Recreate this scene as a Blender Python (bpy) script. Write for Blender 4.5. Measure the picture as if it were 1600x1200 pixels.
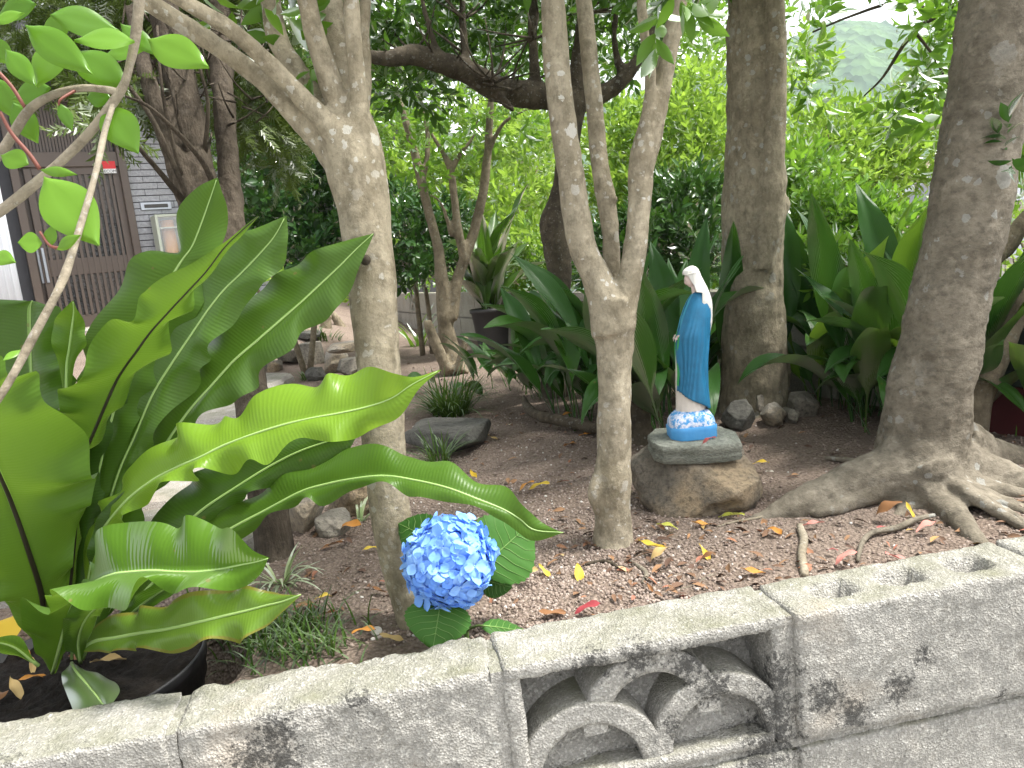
import bpy, bmesh, math, random
import numpy as np
from mathutils import Vector, Matrix, noise as mnoise

random.seed(7); RNG = np.random.default_rng(11)
for o in list(bpy.data.objects): bpy.data.objects.remove(o)
SC = bpy.context.scene
COL = SC.collection
rad = math.radians

# ------------------------------------------------------------------ camera
F, H = 1202.0, 0.57
_p, _ro = rad(9), rad(6)
_r0 = np.array([1, 0, 0.]); _u0 = np.array([0, math.sin(_p), math.cos(_p)]); _f = np.array([0, math.cos(_p), -math.sin(_p)])
_r = math.cos(_ro)*_r0 - math.sin(_ro)*_u0; _u = math.sin(_ro)*_r0 + math.cos(_ro)*_u0
CAM = np.array([0, 0, H])
cam = bpy.data.cameras.new('camera'); cam_o = bpy.data.objects.new('camera', cam); COL.objects.link(cam_o)
cam.sensor_width = 36; cam.lens = F/1600*36; cam.clip_start = 0.05; cam.clip_end = 3000
cam_o.matrix_world = Matrix(((_r[0], _u[0], -_f[0], 0), (_r[1], _u[1], -_f[1], 0), (_r[2], _u[2], -_f[2], H), (0, 0, 0, 1)))
SC.camera = cam_o

# ------------------------------------------------------------------ sky, sun, exposure
SUN_EL, SUN_AZ = rad(62), rad(92)          # azimuth measured from +Y towards +X
w = bpy.data.worlds.new('World'); SC.world = w; w.use_nodes = True
nt = w.node_tree; bg = nt.nodes['Background']
sky = nt.nodes.new('ShaderNodeTexSky'); sky.sky_type = 'NISHITA'; sky.sun_disc = False
sky.sun_elevation = SUN_EL; sky.sun_rotation = SUN_AZ; sky.dust_density = 3.0; sky.air_density = 1.0
hs = nt.nodes.new('ShaderNodeHueSaturation'); hs.inputs['Saturation'].default_value = 0.12
nt.links.new(sky.outputs[0], hs.inputs['Color']); nt.links.new(hs.outputs[0], bg.inputs[0]); bg.inputs[1].default_value = 0.14
sl = bpy.data.lights.new('sun', 'SUN'); sl.energy = 2.6; sl.angle = rad(10); sl.color = (1, .96, .9)
so = bpy.data.objects.new('sun', sl); COL.objects.link(so)
_sd = Vector((math.sin(SUN_AZ)*math.cos(SUN_EL), math.cos(SUN_AZ)*math.cos(SUN_EL), math.sin(SUN_EL)))
so.rotation_euler = _sd.to_track_quat('Z', 'Y').to_euler()
SC.view_settings.view_transform = 'Standard'; SC.view_settings.look = 'None'
SC.view_settings.exposure = 1.82; SC.view_settings.gamma = 1
SC.render.engine = 'CYCLES'; SC.cycles.use_denoising = True
SC.cycles.max_bounces = 7; SC.cycles.diffuse_bounces = 4; SC.cycles.glossy_bounces = 3; SC.cycles.transmission_bounces = 6; SC.cycles.transparent_max_bounces = 6
SC.cycles.volume_bounces = 0

# ------------------------------------------------------------------ helpers: pixels to places
def ray(x, y): return _f + (x-800)/F*_r + (600-y)/F*_u
def G(x, y, z=0.):
    d = ray(x, y); return CAM + d*((z-H)/d[2])
def P(x, y, Y):
    d = ray(x, y); return CAM + d*(Y/d[1])
def depth(p): return float((np.asarray(p)-CAM) @ _f)
def Wd(x, y, Y, px): return px*depth(P(x, y, Y))/F          # pixel size to metres there
def nz(x, y, z=0., s=1.): return mnoise.noise(Vector((x*s, y*s, z*s)))
def sstep(a, b, t): t = min(1., max(0., (t-a)/(b-a))); return t*t*(3-2*t)

# front wall frame: origin, along, outward (to the camera)
WA = rad(9.3); W_AL = np.array([math.cos(WA), math.sin(WA), 0]); W_OUT = np.array([math.sin(WA), -math.cos(WA), 0])
W_O = np.array([.342, .978, 0.06])          # front top edge at the right-hand joint
def wall_s(x, y): return float((np.array([x, y, 0])-np.array([W_O[0], W_O[1], 0])) @ (-W_OUT))   # metres behind the front face
# far garden wall line
B_O = np.array([-.27, 6.3, 0]); B_AL = np.array([.36, -.933, 0]); B_N = np.array([.933, .36, 0])
def hgt(x, y):
    s = (x-B_O[0])*B_N[0] + (y-B_O[1])*B_N[1]
    z = 0.
    left = sstep(.7, 2.2, -x) if y > 2.2 else 0
    z += left*.34*sstep(3.0, 8.0, y)
    if s > .25: z += -1.3*(1-math.exp(-(s-.25)/2.5)) - .10*(s-.25) if s < 250 else -26.
    z -= .13*(1-sstep(.205, .30, math.hypot(x+.745, y-1.15)))
    ws = wall_s(x, y)
    if ws < .104: z = -.72
    return z
def T(x, y):
    z = 0.
    for _ in range(12):
        g = G(x, y, z); z = .5*z + .5*hgt(g[0], g[1])
    return g

# ------------------------------------------------------------------ helpers: meshes and objects
def mesh_np(name, V, Fc, uv=None, tint=None, smooth=True):
    V = np.asarray(V, dtype=np.float32); Fc = np.asarray(Fc, dtype=np.int32); k = Fc.shape[1]; n = Fc.shape[0]
    me = bpy.data.meshes.new(name); me.vertices.add(len(V)); me.vertices.foreach_set('co', V.ravel())
    me.loops.add(n*k); me.loops.foreach_set('vertex_index', Fc.ravel())
    me.polygons.add(n); me.polygons.foreach_set('loop_start', np.arange(0, n*k, k, dtype=np.int32)); me.polygons.foreach_set('loop_total', np.full(n, k, dtype=np.int32))
    if uv is not None:
        l = me.uv_layers.new(name='UVMap'); l.data.foreach_set('uv', np.asarray(uv, dtype=np.float32)[Fc.ravel()].ravel())
    if tint is not None:
        a = me.attributes.new('tint', 'FLOAT', 'POINT'); a.data.foreach_set('value', np.asarray(tint, dtype=np.float32))
    me.update(calc_edges=True); me.validate()
    if smooth: me.polygons.foreach_set('use_smooth', np.ones(len(me.polygons), dtype=bool))
    return me
class MB:
    """collects pieces of one mesh"""
    def __init__(s): s.v = []; s.f = []; s.uv = []
    def add(s, V, Fc, uv=None):
        b = len(s.v); s.v += [tuple(map(float, p)) for p in V]; s.f += [tuple(int(i)+b for i in f) for f in Fc]
        s.uv += [tuple(map(float, q)) for q in uv] if uv is not None else [(0., 0.)]*len(V)
        return s
    def mesh(s, name, smooth=True):
        me = bpy.data.meshes.new(name); me.from_pydata(s.v, [], s.f)
        l = me.uv_layers.new(name='UVMap'); idx = np.empty(len(me.loops), dtype=np.int32); me.loops.foreach_get('vertex_index', idx)
        l.data.foreach_set('uv', np.array(s.uv, dtype=np.float32)[idx].ravel())
        me.update(); 
        if smooth: me.polygons.foreach_set('use_smooth', np.ones(len(me.polygons), dtype=bool))
        return me
def obj(name, me, mat=None, parent=None, loc=None, rot=None):
    o = bpy.data.objects.new(name, me); COL.objects.link(o)
    if mat is not None and me is not None and len(me.materials) == 0: me.materials.append(mat)
    if loc is not None: o.location = tuple(float(c) for c in loc)
    if rot is not None: o.rotation_euler = rot
    if parent is not None: o.parent = parent
    return o
def tag(o, label=None, cat=None, group=None, kind=None):
    if label: o['label'] = label
    if cat: o['category'] = cat
    if group: o['group'] = group
    if kind: o['kind'] = kind
    return o
def thing(name, label, cat, loc=(0, 0, 0), group=None):
    o = obj(name, None, loc=loc); return tag(o, label, cat, group)
def shift(me, d):
    V = np.empty(len(me.vertices)*3, dtype=np.float32); me.vertices.foreach_get('co', V)
    V = V.reshape(-1, 3) + np.asarray(d, dtype=np.float32); me.vertices.foreach_set('co', V.ravel()); me.update(); return me
def part(name, me, mat, root):
    """mesh given in world coordinates, parented to an empty that only has a location"""
    shift(me, -np.array(root.location)); return obj(name, me, mat, root)
def catmull(pts, sub):
    pts = [np.asarray(p, float) for p in pts]; out = []
    n = len(pts)
    for i in range(n-1):
        p0 = pts[i-1] if i else 2*pts[0]-pts[1]; p1, p2 = pts[i], pts[i+1]; p3 = pts[i+2] if i+2 < n else 2*pts[-1]-pts[-2]
        for k in range(sub):
            t = k/sub; out.append(.5*((2*p1)+(-p0+p2)*t+(2*p0-5*p1+4*p2-p3)*t*t+(-p0+3*p1-3*p2+p3)*t**3))
    out.append(pts[-1]); return out
def tube(pts, radii, n=12, sub=5, bump=.0, bs=8., cap=True):
    q = [np.append(np.asarray(p, float), r) for p, r in zip(pts, radii)]
    q = catmull(q, sub) if sub > 1 else q
    C = np.array([a[:3] for a in q]); R = np.array([max(a[3], 1e-4) for a in q])
    t = np.gradient(C, axis=0); t /= np.linalg.norm(t, axis=1)[:, None]+1e-9
    a = np.array([1., 0, 0]) if abs(t[0][0]) < .8 else np.array([0, 1., 0])
    a = a - t[0]*(a@t[0]); a /= np.linalg.norm(a)
    V = []; uv = []
    L = 0.
    for i in range(len(C)):
        if i: L += np.linalg.norm(C[i]-C[i-1])
        a = a - t[i]*(a@t[i]); a /= np.linalg.norm(a)+1e-9; b = np.cross(t[i], a)
        for k in range(n):
            th = 2*math.pi*k/n; d = math.cos(th)*a+math.sin(th)*b; r = R[i]
            if bump: 
                c = C[i]+d*r; r *= 1+bump*nz(c[0], c[1], c[2], bs)+.5*bump*nz(c[0]+7, c[1], c[2], bs*2.7)
            V.append(C[i]+d*r); uv.append((k/n, L))
    Fc = []
    m = len(C)
    for i in range(m-1):
        for k in range(n):
            Fc.append((i*n+k, i*n+(k+1) % n, (i+1)*n+(k+1) % n, (i+1)*n+k))
    if cap: Fc.append(tuple(range(n-1, -1, -1))); Fc.append(tuple((m-1)*n+k for k in range(n)))
    return V, Fc, uv
def px_tube(spec, **kw):
    return tube([P(x, y, Y) for x, y, Y, _ in spec], [Wd(x, y, Y, wd)/2 for x, y, Y, wd in spec], **kw)
def remesh(me, voxel, it=4, fac=.5):
    o = bpy.data.objects.new('tmp', me); COL.objects.link(o)
    m = o.modifiers.new('r', 'REMESH'); m.mode = 'VOXEL'; m.voxel_size = voxel
    s = o.modifiers.new('s', 'SMOOTH'); s.iterations = it; s.factor = fac
    bpy.context.view_layer.update(); dg = bpy.context.evaluated_depsgraph_get()
    out = bpy.data.meshes.new_from_object(o.evaluated_get(dg)); bpy.data.objects.remove(o)
    out.polygons.foreach_set('use_smooth', np.ones(len(out.polygons), dtype=bool)); return out
def box(a, b):
    x0, y0, z0 = a; x1, y1, z1 = b
    V = [(x0, y0, z0), (x1, y0, z0), (x1, y1, z0), (x0, y1, z0), (x0, y0, z1), (x1, y0, z1), (x1, y1, z1), (x0, y1, z1)]
    return V, [(0, 3, 2, 1), (4, 5, 6, 7), (0, 1, 5, 4), (1, 2, 6, 5), (2, 3, 7, 6), (3, 0, 4, 7)]
def bev_box(name, a, b, bev=.004, seg=1):
    bm = bmesh.new(); V, Fc = box(a, b); vs = [bm.verts.new(v) for v in V]
    for f in Fc: bm.faces.new([vs[i] for i in f])
    if bev: bmesh.ops.bevel(bm, geom=bm.edges[:], offset=bev, segments=seg, affect='EDGES')
    me = bpy.data.meshes.new(name); bm.to_mesh(me); bm.free(); return me

# ------------------------------------------------------------------ helpers: materials
def mat(name):
    m = bpy.data.materials.new(name); m.use_nodes = True; m.node_tree.nodes.clear(); return m, NT(m.node_tree)
class NT:
    def __init__(s, t): s.t = t
    def n(s, typ, **kw):
        nd = s.t.nodes.new(typ); ins = kw.pop('ins', {})
        for k, v in kw.items(): setattr(nd, k, v)
        for k, v in ins.items(): s.set(nd, k, v)
        return nd
    def set(s, nd, k, v):
        if isinstance(v, tuple) and len(v) == 2 and hasattr(v[0], 'outputs'): s.t.links.new(v[0].outputs[v[1]], nd.inputs[k])
        elif hasattr(v, 'outputs'): s.t.links.new(v.outputs[0], nd.inputs[k])
        else: nd.inputs[k].default_value = v
    def coord(s, out='Object', scale=None):
        c = s.n('ShaderNodeTexCoord')
        if scale is None: return (c, out)
        m = s.n('ShaderNodeMapping', ins={'Vector': (c, out)}); m.inputs['Scale'].default_value = scale; return (m, 0)
    def noise(s, vec, scale, detail=4, rough=.55): return s.n('ShaderNodeTexNoise', ins={'Vector': vec, 'Scale': scale, 'Detail': detail, 'Roughness': rough})
    def vor(s, vec, scale, feature='F1'): return s.n('ShaderNodeTexVoronoi', feature=feature, ins={'Vector': vec, 'Scale': scale})
    def ramp(s, fac, stops):
        r = s.n('ShaderNodeValToRGB', ins={'Fac': fac}); e = r.color_ramp.elements
        while len(e) < len(stops): e.new(.5)
        for el, (p, c) in zip(e, stops): el.position = p; el.color = (*c, 1) if len(c) == 3 else c
        return r
    def mix(s, fac, a, b, bt='MIX'):
        m = s.n('ShaderNodeMix', data_type='RGBA', blend_type=bt)
        s.set(m, 0, fac); 
        for i, v in ((6, a), (7, b)):
            if isinstance(v, tuple) and len(v) == 3: v = (*v, 1)
            s.set(m, i, v)
        return (m, 2)
    def math(s, op, a, b=0.): 
        m = s.n('ShaderNodeMath', operation=op); s.set(m, 0, a); s.set(m, 1, b); return m
    def bump(s, h, strength=.5, dist=.01, nrm=None):
        b = s.n('ShaderNodeBump', ins={'Height': h, 'Strength': strength, 'Distance': dist})
        if nrm is not None: s.set(b, 'Normal', nrm)
        return b
    def out(s, sh): o = s.n('ShaderNodeOutputMaterial'); s.t.links.new(sh.outputs[0], o.inputs['Surface'])
    def pbr(s, color, rough=.7, nrm=None, spec=.5, **kw):
        b = s.n('ShaderNodeBsdfPrincipled'); 
        if isinstance(color, tuple) and len(color) == 3: color = (*color, 1)
        s.set(b, 'Base Color', color); s.set(b, 'Roughness', rough); b.inputs['Specular IOR Level'].default_value = spec
        if nrm is not None: s.set(b, 'Normal', nrm)
        for k, v in kw.items(): s.set(b, k, v)
        s.out(b); return b
def plain(name, col, rough=.6, var=.15, scale=20, spec=.4, bump=.2, dist=.002, metal=0.):
    m, t = mat(name); n = t.noise(t.coord(), scale)
    c = t.mix((n, 'Fac'), tuple(c*(1-var) for c in col), tuple(min(1, c*(1+var)) for c in col))
    t.pbr(c, rough, t.bump((n, 'Fac'), bump, dist), spec, Metallic=metal); return m
def leaf_mat(name, dark, light, trans=.35, rough=.35, gloss=.5, tcol=None, veins=0., vfreq=60., slope=0., mid=None, edge=None):
    """thin leaf: diffuse + light coming through + waxy gloss; tint attribute varies it leaf by leaf"""
    m, t = mat(name); a = t.n('ShaderNodeAttribute', attribute_name='tint')
    oi = t.n('ShaderNodeObjectInfo'); f = t.math('ADD', (a, 'Fac'), t.math('MULTIPLY', (oi, 'Random'), .25))
    base = t.mix(f, dark, light)
    nrm = None
    if veins:
        uv = t.n('ShaderNodeUVMap'); sp = t.n('ShaderNodeSeparateXYZ', ins={'Vector': (uv, 0)})
        av = t.math('ABSOLUTE', (sp, 'Y')); ph = t.math('ADD', t.math('MULTIPLY', (sp, 'X'), vfreq), t.math('MULTIPLY', av, slope))
        n0 = t.noise((uv, 0), 3., 2); ph = t.math('ADD', ph, t.math('MULTIPLY', (n0, 'Fac'), 3.))
        s = t.math('SINE', ph); s01 = t.math('MULTIPLY_ADD', s, .5); s01.inputs[2].default_value = .5
        base = t.mix(t.math('MULTIPLY', s01, veins), base, tuple(min(1, c*1.5) for c in light))
        nrm = t.bump(s01, .22, .001)
        if mid is not None:
            k = t.math('LESS_THAN', av, .035); base = t.mix(t.math('MULTIPLY', k, .8), base, mid)
        n1 = t.noise(t.coord(), 9., 3); base = t.mix(t.math('MULTIPLY', (n1, 'Fac'), .35), base, dark)
        vs = t.vor(t.coord(), 55.); sc_r = t.n('ShaderNodeSeparateColor', ins={'Color': (vs, 'Color')})
        spot = t.math('LESS_THAN', (vs, 'Distance'), t.math('MULTIPLY', t.math('SUBTRACT', (sc_r, 'Red'), .86), 1.4))
        base = t.mix(t.math('MULTIPLY', spot, .55), base, (.16, .11, .04))
        if edge is not None:
            e = t.ramp(t.math('ADD', av, t.math('MULTIPLY', (t.noise(t.coord(), 30, 4), 'Fac'), .25)), [(.98, (0, 0, 0)), (1.1, (1, 1, 1))])
            base = t.mix(t.math('MULTIPLY', e, .5), base, edge)
    else:
        n1 = t.noise(t.coord(), 60., 2); nrm = t.bump((n1, 'Fac'), .15, .002)
    tc = t.mix(.5, base, tcol or tuple(min(1, c*1.6) for c in light))
    d = t.n('ShaderNodeBsdfDiffuse', ins={'Color': base}); tr = t.n('ShaderNodeBsdfTranslucent', ins={'Color': tc})
    g = t.n('ShaderNodeBsdfGlossy', ins={'Color': (1, 1, 1, 1), 'Roughness': rough})
    if nrm is not None:
        for q in (d, g): t.set(q, 'Normal', nrm)
    m1 = t.n('ShaderNodeMixShader', ins={0: trans, 1: d, 2: tr})
    fr = t.n('ShaderNodeFresnel', ins={'IOR': 1.42}); 
    if nrm is not None: t.set(fr, 'Normal', nrm)
    m2 = t.n('ShaderNodeMixShader', ins={0: t.math('MULTIPLY', fr, gloss*.75), 1: m1, 2: g}); t.out(m2); return m
def bark_mat(name, dark, light, lichen=(.55, .55, .5), spots=.5, ring=30., bump=.5, fib=(1, 1, .25), spot_scale=38.):
    m, t = mat(name); co = t.coord()
    n = t.noise(co, 9., 8, .68); n2 = t.noise(t.coord(scale=fib), ring*2.2, 7, .7); n3 = t.noise(co, 160., 5, .7); n5 = t.noise(co, 34., 6, .7)
    c = t.mix((t.ramp((n, 'Fac'), [(.36, (0, 0, 0)), (.64, (1, 1, 1))]), 0), dark, light)
    c = t.mix((t.ramp((n2, 'Fac'), [(.45, (0, 0, 0)), (.72, (.8, .8, .8))]), 0), c, tuple(k*.5 for k in dark))
    c = t.mix((t.ramp((n5, 'Fac'), [(.52, (0, 0, 0)), (.68, (.6, .6, .6))]), 0), c, tuple(min(1, k*1.25) for k in light))
    c = t.mix((t.ramp((n3, 'Fac'), [(.55, (0, 0, 0)), (.75, (.5, .5, .5))]), 0), c, tuple(k*.45 for k in dark))
    wv = t.n('ShaderNodeVectorMath', operation='ADD'); t.set(wv, 0, co)
    sc = t.n('ShaderNodeVectorMath', operation='SCALE'); t.set(sc, 0, (t.noise(co, 60., 4, .65), 'Color')); sc.inputs['Scale'].default_value = .022; t.set(wv, 1, (sc, 0))
    v = t.vor((wv, 0), spot_scale); vb = t.vor((wv, 0), spot_scale*3.1)
    big = t.noise(co, 4.3, 3)
    sp = t.math('LESS_THAN', (v, 'Distance'), t.math('MULTIPLY', t.math('SUBTRACT', (t.n('ShaderNodeSeparateColor', ins={'Color': (v, 'Color')}), 'Red'), .5), .7))
    sp2 = t.math('LESS_THAN', (vb, 'Distance'), t.math('MULTIPLY', t.math('SUBTRACT', (t.n('ShaderNodeSeparateColor', ins={'Color': (vb, 'Color')}), 'Green'), .5), .9))
    msk = t.math('MULTIPLY', t.math('MAXIMUM', sp, sp2), t.ramp((big, 'Fac'), [(.4, (.1, .1, .1)), (.58, (1, 1, 1))]))
    lc = t.mix((t.noise(co, 220., 3), 'Fac'), lichen, tuple(k*.75 for k in lichen))
    c = t.mix(t.math('MULTIPLY', msk, spots), c, lc)
    h = t.math('ADD', t.math('MULTIPLY', (n2, 'Fac'), 1.), t.math('ADD', t.math('MULTIPLY', (n3, 'Fac'), .45), t.math('MULTIPLY', (n5, 'Fac'), .6)))
    t.pbr(c, .88, t.bump(h, bump, .007), .2); return m
def rock_mat(name, a, b, c3=None, scale=9., bump=.7, stretch=(1, 1, 1)):
    m, t = mat(name); co = t.coord(scale=stretch); n = t.noise(co, scale, 8, .65); n2 = t.noise(co, scale*9, 5, .7); v = t.vor(co, scale*2.5, 'DISTANCE_TO_EDGE')
    c = t.mix((t.ramp((n, 'Fac'), [(.35, (0, 0, 0)), (.65, (1, 1, 1))]), 0), a, b)
    if c3: c = t.mix((t.ramp((t.noise(t.coord(), scale*.45, 5), 'Fac'), [(.48, (0, 0, 0)), (.6, (1, 1, 1))]), 0), c, c3)
    c = t.mix((t.ramp((n2, 'Fac'), [(.45, (0, 0, 0)), (.7, (.8, .8, .8))]), 0), c, tuple(k*.45 for k in a))
    h = t.math('ADD', (n, 'Fac'), t.math('MULTIPLY', (n2, 'Fac'), .6)); t.pbr(c, .9, t.bump(h, bump, .016), .25); return m

M = {}
# soil
m, t = mat('soil'); co = t.coord(); n = t.noise(co, 3., 5); n2 = t.noise(co, 60., 6, .7); n3 = t.vor(co, 130.)
c = t.mix((t.ramp((n, 'Fac'), [(.38, (0, 0, 0)), (.62, (1, 1, 1))]), 0), (.165, .125, .1), (.29, .23, .19)); c = t.mix((t.ramp((n2, 'Fac'), [(.3, (0, 0, 0)), (.75, (1, 1, 1))]), 0), c, (.32, .255, .205))
c = t.mix(t.math('MULTIPLY', (n3, 'Distance'), .6), c, (.06, .042, .032))
t.pbr(c, .95, t.bump(t.math('ADD', (n2, 'Fac'), t.math('MULTIPLY', (n3, 'Distance'), .8)), .9, .012), .1); M['soil'] = m
# pebble
m, t = mat('pebble'); a = t.n('ShaderNodeAttribute', attribute_name='tint')
c = t.ramp((a, 'Fac'), [(0, (.16, .12, .1)), (.35, (.22, .172, .142)), (.7, (.28, .225, .188)), (.96, (.33, .272, .235)), (1., (.62, .6, .56))])
t.pbr((c, 0), .85, None, .3); M['pebble'] = m
# concrete
def wall_px(x, y):
    d = ray(x, y); return CAM+d*(((W_O-CAM) @ W_OUT)/(d @ W_OUT))
def concrete(name, a, b, black=.55, agg=1., stains=()):
    m, t = mat(name); co = t.coord('Object'); geo = t.n('ShaderNodeNewGeometry'); wp = (geo, 'Position')
    n = t.noise(wp, 5., 6, .6); n2 = t.noise(wp, 170., 5, .7); v = t.vor(wp, 330.); n4 = t.noise(wp, 480., 3, .6)
    c = t.mix((t.ramp((n, 'Fac'), [(.3, (0, 0, 0)), (.7, (1, 1, 1))]), 0), a, b)
    vr = t.n('ShaderNodeSeparateColor', ins={'Color': (v, 'Color')})
    c = t.mix((t.ramp((vr, 'Red'), [(.0, (.0,)*3), (.6, (.1,)*3), (1., (.75*agg,)*3)]), 0), c, (.5, .485, .44))
    c = t.mix(t.math('MULTIPLY', (t.ramp((n2, 'Fac'), [(.3, (1, 1, 1)), (.48, (0, 0, 0))]), 0), .75), c, (.17, .16, .135))
    sz = t.n('ShaderNodeSeparateXYZ', ins={'Vector': (geo, 'Normal')})      # algae settles on what faces up
    up = t.ramp((sz, 'Z'), [(.5, (0, 0, 0)), (.95, (1, 1, 1))])
    c = t.mix(t.math('MULTIPLY', up, t.math('MULTIPLY', (t.ramp((t.noise(wp, 14., 6, .65), 'Fac'), [(.3, (0, 0, 0)), (.7, (1, 1, 1))]), 0), .95)), c, (.15, .15, .1))
    c = t.mix((t.ramp((t.noise(wp, 4.2, 4), 'Fac'), [(.58, (0, 0, 0)), (.72, (.45, .45, .45))]), 0), c, (.4, .33, .25))
    bl = t.math('MULTIPLY', (t.ramp((t.noise(wp, 8., 3), 'Fac'), [(.50, (0, 0, 0)), (.66, (1, 1, 1))]), 0), (t.ramp((t.noise(wp, 120., 8, .8), 'Fac'), [(.46, (0, 0, 0)), (.56, (1, 1, 1))]), 0))
    c = t.mix((t.ramp((t.noise(wp, 62., 7, .8), 'Fac'), [(.6, (0, 0, 0)), (.66, (.7, .7, .7))]), 0), c, (.62, .62, .58))
    if stains:                                             # black lichen where the photograph has it
        tot = None
        for sx_, sy_, sr in stains:
            dn = t.n('ShaderNodeVectorMath', operation='DISTANCE'); t.set(dn, 0, wp); dn.inputs[1].default_value = tuple(float(k) for k in wall_px(sx_, sy_))
            k = t.math('SUBTRACT', 1., t.math('DIVIDE', (dn, 'Value'), sr)); tot = k if tot is None else t.math('MAXIMUM', tot, k)
        fld = t.math('ADD', t.math('MULTIPLY', t.math('MAXIMUM', tot, 0.), .2), (t.noise(wp, 110., 10, .85), 'Fac'))
        bl = t.ramp(fld, [(.575, (0, 0, 0)), (.64, (1, 1, 1))])
    c = t.mix(t.math('MULTIPLY', bl, black), c, (.025, .025, .025))
    h = t.math('ADD', t.math('MULTIPLY', (n2, 'Fac'), 1.), t.math('MULTIPLY', (v, 'Distance'), .8))
    t.pbr(c, .92, t.bump(h, .75, .004), .2); return m
M['conc'] = concrete('concrete', (.228, .22, .2), (.315, .304, .28), .8, 1., [(1215, 1060, .05), (1212, 1110, .06), (1210, 1160, .07), (1180, 1195, .05), (1080, 1040, .05), (1120, 1075, .045), (1000, 1030, .045), (930, 1045, .04), (1290, 1085, .045), (1330, 1110, .045), (1400, 1070, .04), (1440, 1020, .03),
    (400, 1190, .055), (430, 1150, .045), (440, 1190, .04), (1190, 1010, .03), (900, 1060, .03), (1060, 1140, .035), (560, 1090, .03), (1560, 1085, .02), (-40, 1190, .06)])
M['conc_back'] = concrete('concrete_old', (.30, .28, .24), (.4, .38, .33), .35, .4)
M['paving'] = concrete('paving', (.3, .275, .25), (.38, .35, .32), .15, .7)
M['mortar'] = plain('mortar', (.3, .29, .26), .95, .3, 90, .1, .6, .004)
M['asphalt'] = plain('road_bounce', (.3, .295, .28), .9, .3, 90, .3, .6, .005)  # unseen lane, kept pale to bounce light onto the wall face
# barks
M['barkA'] = bark_mat('bark_pale', (.21, .178, .118), (.37, .325, .235), (.56, .545, .48), .7, 26, .6, (1, 1, .6), 26.)
M['barkB'] = bark_mat('bark_mottled', (.22, .188, .128), (.40, .352, .262), (.6, .585, .53), .8, 26, .6, (1, 1, .6), 24.)
M['barkD'] = bark_mat('bark_grey_brown', (.17, .145, .10), (.31, .27, .195), (.42, .44, .42), .5, 20, .7, (1.5, 1.5, .8), 14.)
M['barkE'] = bark_mat('bark_dark', (.125, .108, .08), (.235, .207, .16), (.42, .44, .42), .45, 18, .8, (1, 1, 1.5), 13.)
M['barkC'] = bark_mat('bark_dark_brown', (.045, .036, .025), (.1, .082, .057), (.3, .3, .27), .35, 22, .6, (1, 1, .8))  # bark that is dark brown by its own colour
M['barkG'] = bark_mat('bark_fibrous', (.055, .043, .031), (.13, .105, .078), (.3, .28, .24), .1, 26, 1., (4, 4, .1))
M['barkH'] = bark_mat('bark_slender', (.13, .106, .07), (.26, .218, .15), (.4, .4, .35), .4, 24, .6, (1, 1, .5))
M['twig'] = bark_mat('twig_bark', (.2, .17, .12), (.34, .3, .23), (.45, .44, .4), .5, 30, .4, (1, 1, 1), 120.)
M['redtwig'] = plain('red_twig', (.16, .05, .035), .6)
# rocks
M['boulder'] = rock_mat('boulder', (.13, .115, .09), (.26, .225, .18), (.31, .24, .155), 11., 1.)
M['slab'] = rock_mat('slab', (.16, .17, .14), (.30, .31, .26), None, 14., .8, (1, 1, 2.5))
M['stone'] = rock_mat('stone', (.13, .12, .1), (.25, .23, .19), (.3, .27, .22), 9.)
M['stone_pale'] = rock_mat('stone_pale', (.22, .2, .17), (.38, .35, .3), (.3, .25, .18), 9., .8)
M['stone_dark'] = rock_mat('stone_dark', (.07, .068, .06), (.13, .125, .11), None, 8.)
# leaves
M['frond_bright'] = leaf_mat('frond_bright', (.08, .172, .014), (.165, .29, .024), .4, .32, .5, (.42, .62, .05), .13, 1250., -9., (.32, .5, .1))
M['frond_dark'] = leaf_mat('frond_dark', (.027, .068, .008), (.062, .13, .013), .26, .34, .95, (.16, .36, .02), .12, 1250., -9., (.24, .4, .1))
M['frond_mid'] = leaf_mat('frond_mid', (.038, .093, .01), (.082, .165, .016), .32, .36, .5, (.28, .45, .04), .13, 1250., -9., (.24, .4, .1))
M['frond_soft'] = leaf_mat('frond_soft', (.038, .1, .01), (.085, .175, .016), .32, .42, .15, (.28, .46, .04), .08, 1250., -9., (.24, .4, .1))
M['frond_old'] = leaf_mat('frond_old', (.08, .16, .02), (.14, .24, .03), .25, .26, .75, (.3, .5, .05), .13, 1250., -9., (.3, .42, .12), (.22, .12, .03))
M['rib_pale'] = plain('rib_pale', (.27, .40, .13), .4, .15, 30)
M['rib_dark'] = plain('rib_dark', (.018, .014, .008), .4, .3, 30)
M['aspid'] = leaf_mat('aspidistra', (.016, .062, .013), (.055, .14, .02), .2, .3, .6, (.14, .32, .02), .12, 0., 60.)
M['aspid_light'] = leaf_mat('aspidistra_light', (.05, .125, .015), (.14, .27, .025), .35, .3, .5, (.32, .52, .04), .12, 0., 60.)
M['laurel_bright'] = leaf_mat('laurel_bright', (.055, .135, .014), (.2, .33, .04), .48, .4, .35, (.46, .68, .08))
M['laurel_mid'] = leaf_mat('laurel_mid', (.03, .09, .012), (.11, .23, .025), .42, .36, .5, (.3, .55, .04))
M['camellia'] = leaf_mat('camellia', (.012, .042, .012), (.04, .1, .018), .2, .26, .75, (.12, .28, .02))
M['canopy'] = leaf_mat('canopy', (.02, .055, .01), (.06, .14, .018), .38, .35, .5, (.2, .42, .03))
M['juniper'] = leaf_mat('juniper', (.03, .055, .012), (.09, .13, .025), .25, .6, .2, (.2, .3, .05))
M['near_leaf'] = leaf_mat('near_leaf', (.05, .14, .014), (.12, .255, .024), .4, .25, .6, (.4, .64, .05))
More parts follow.
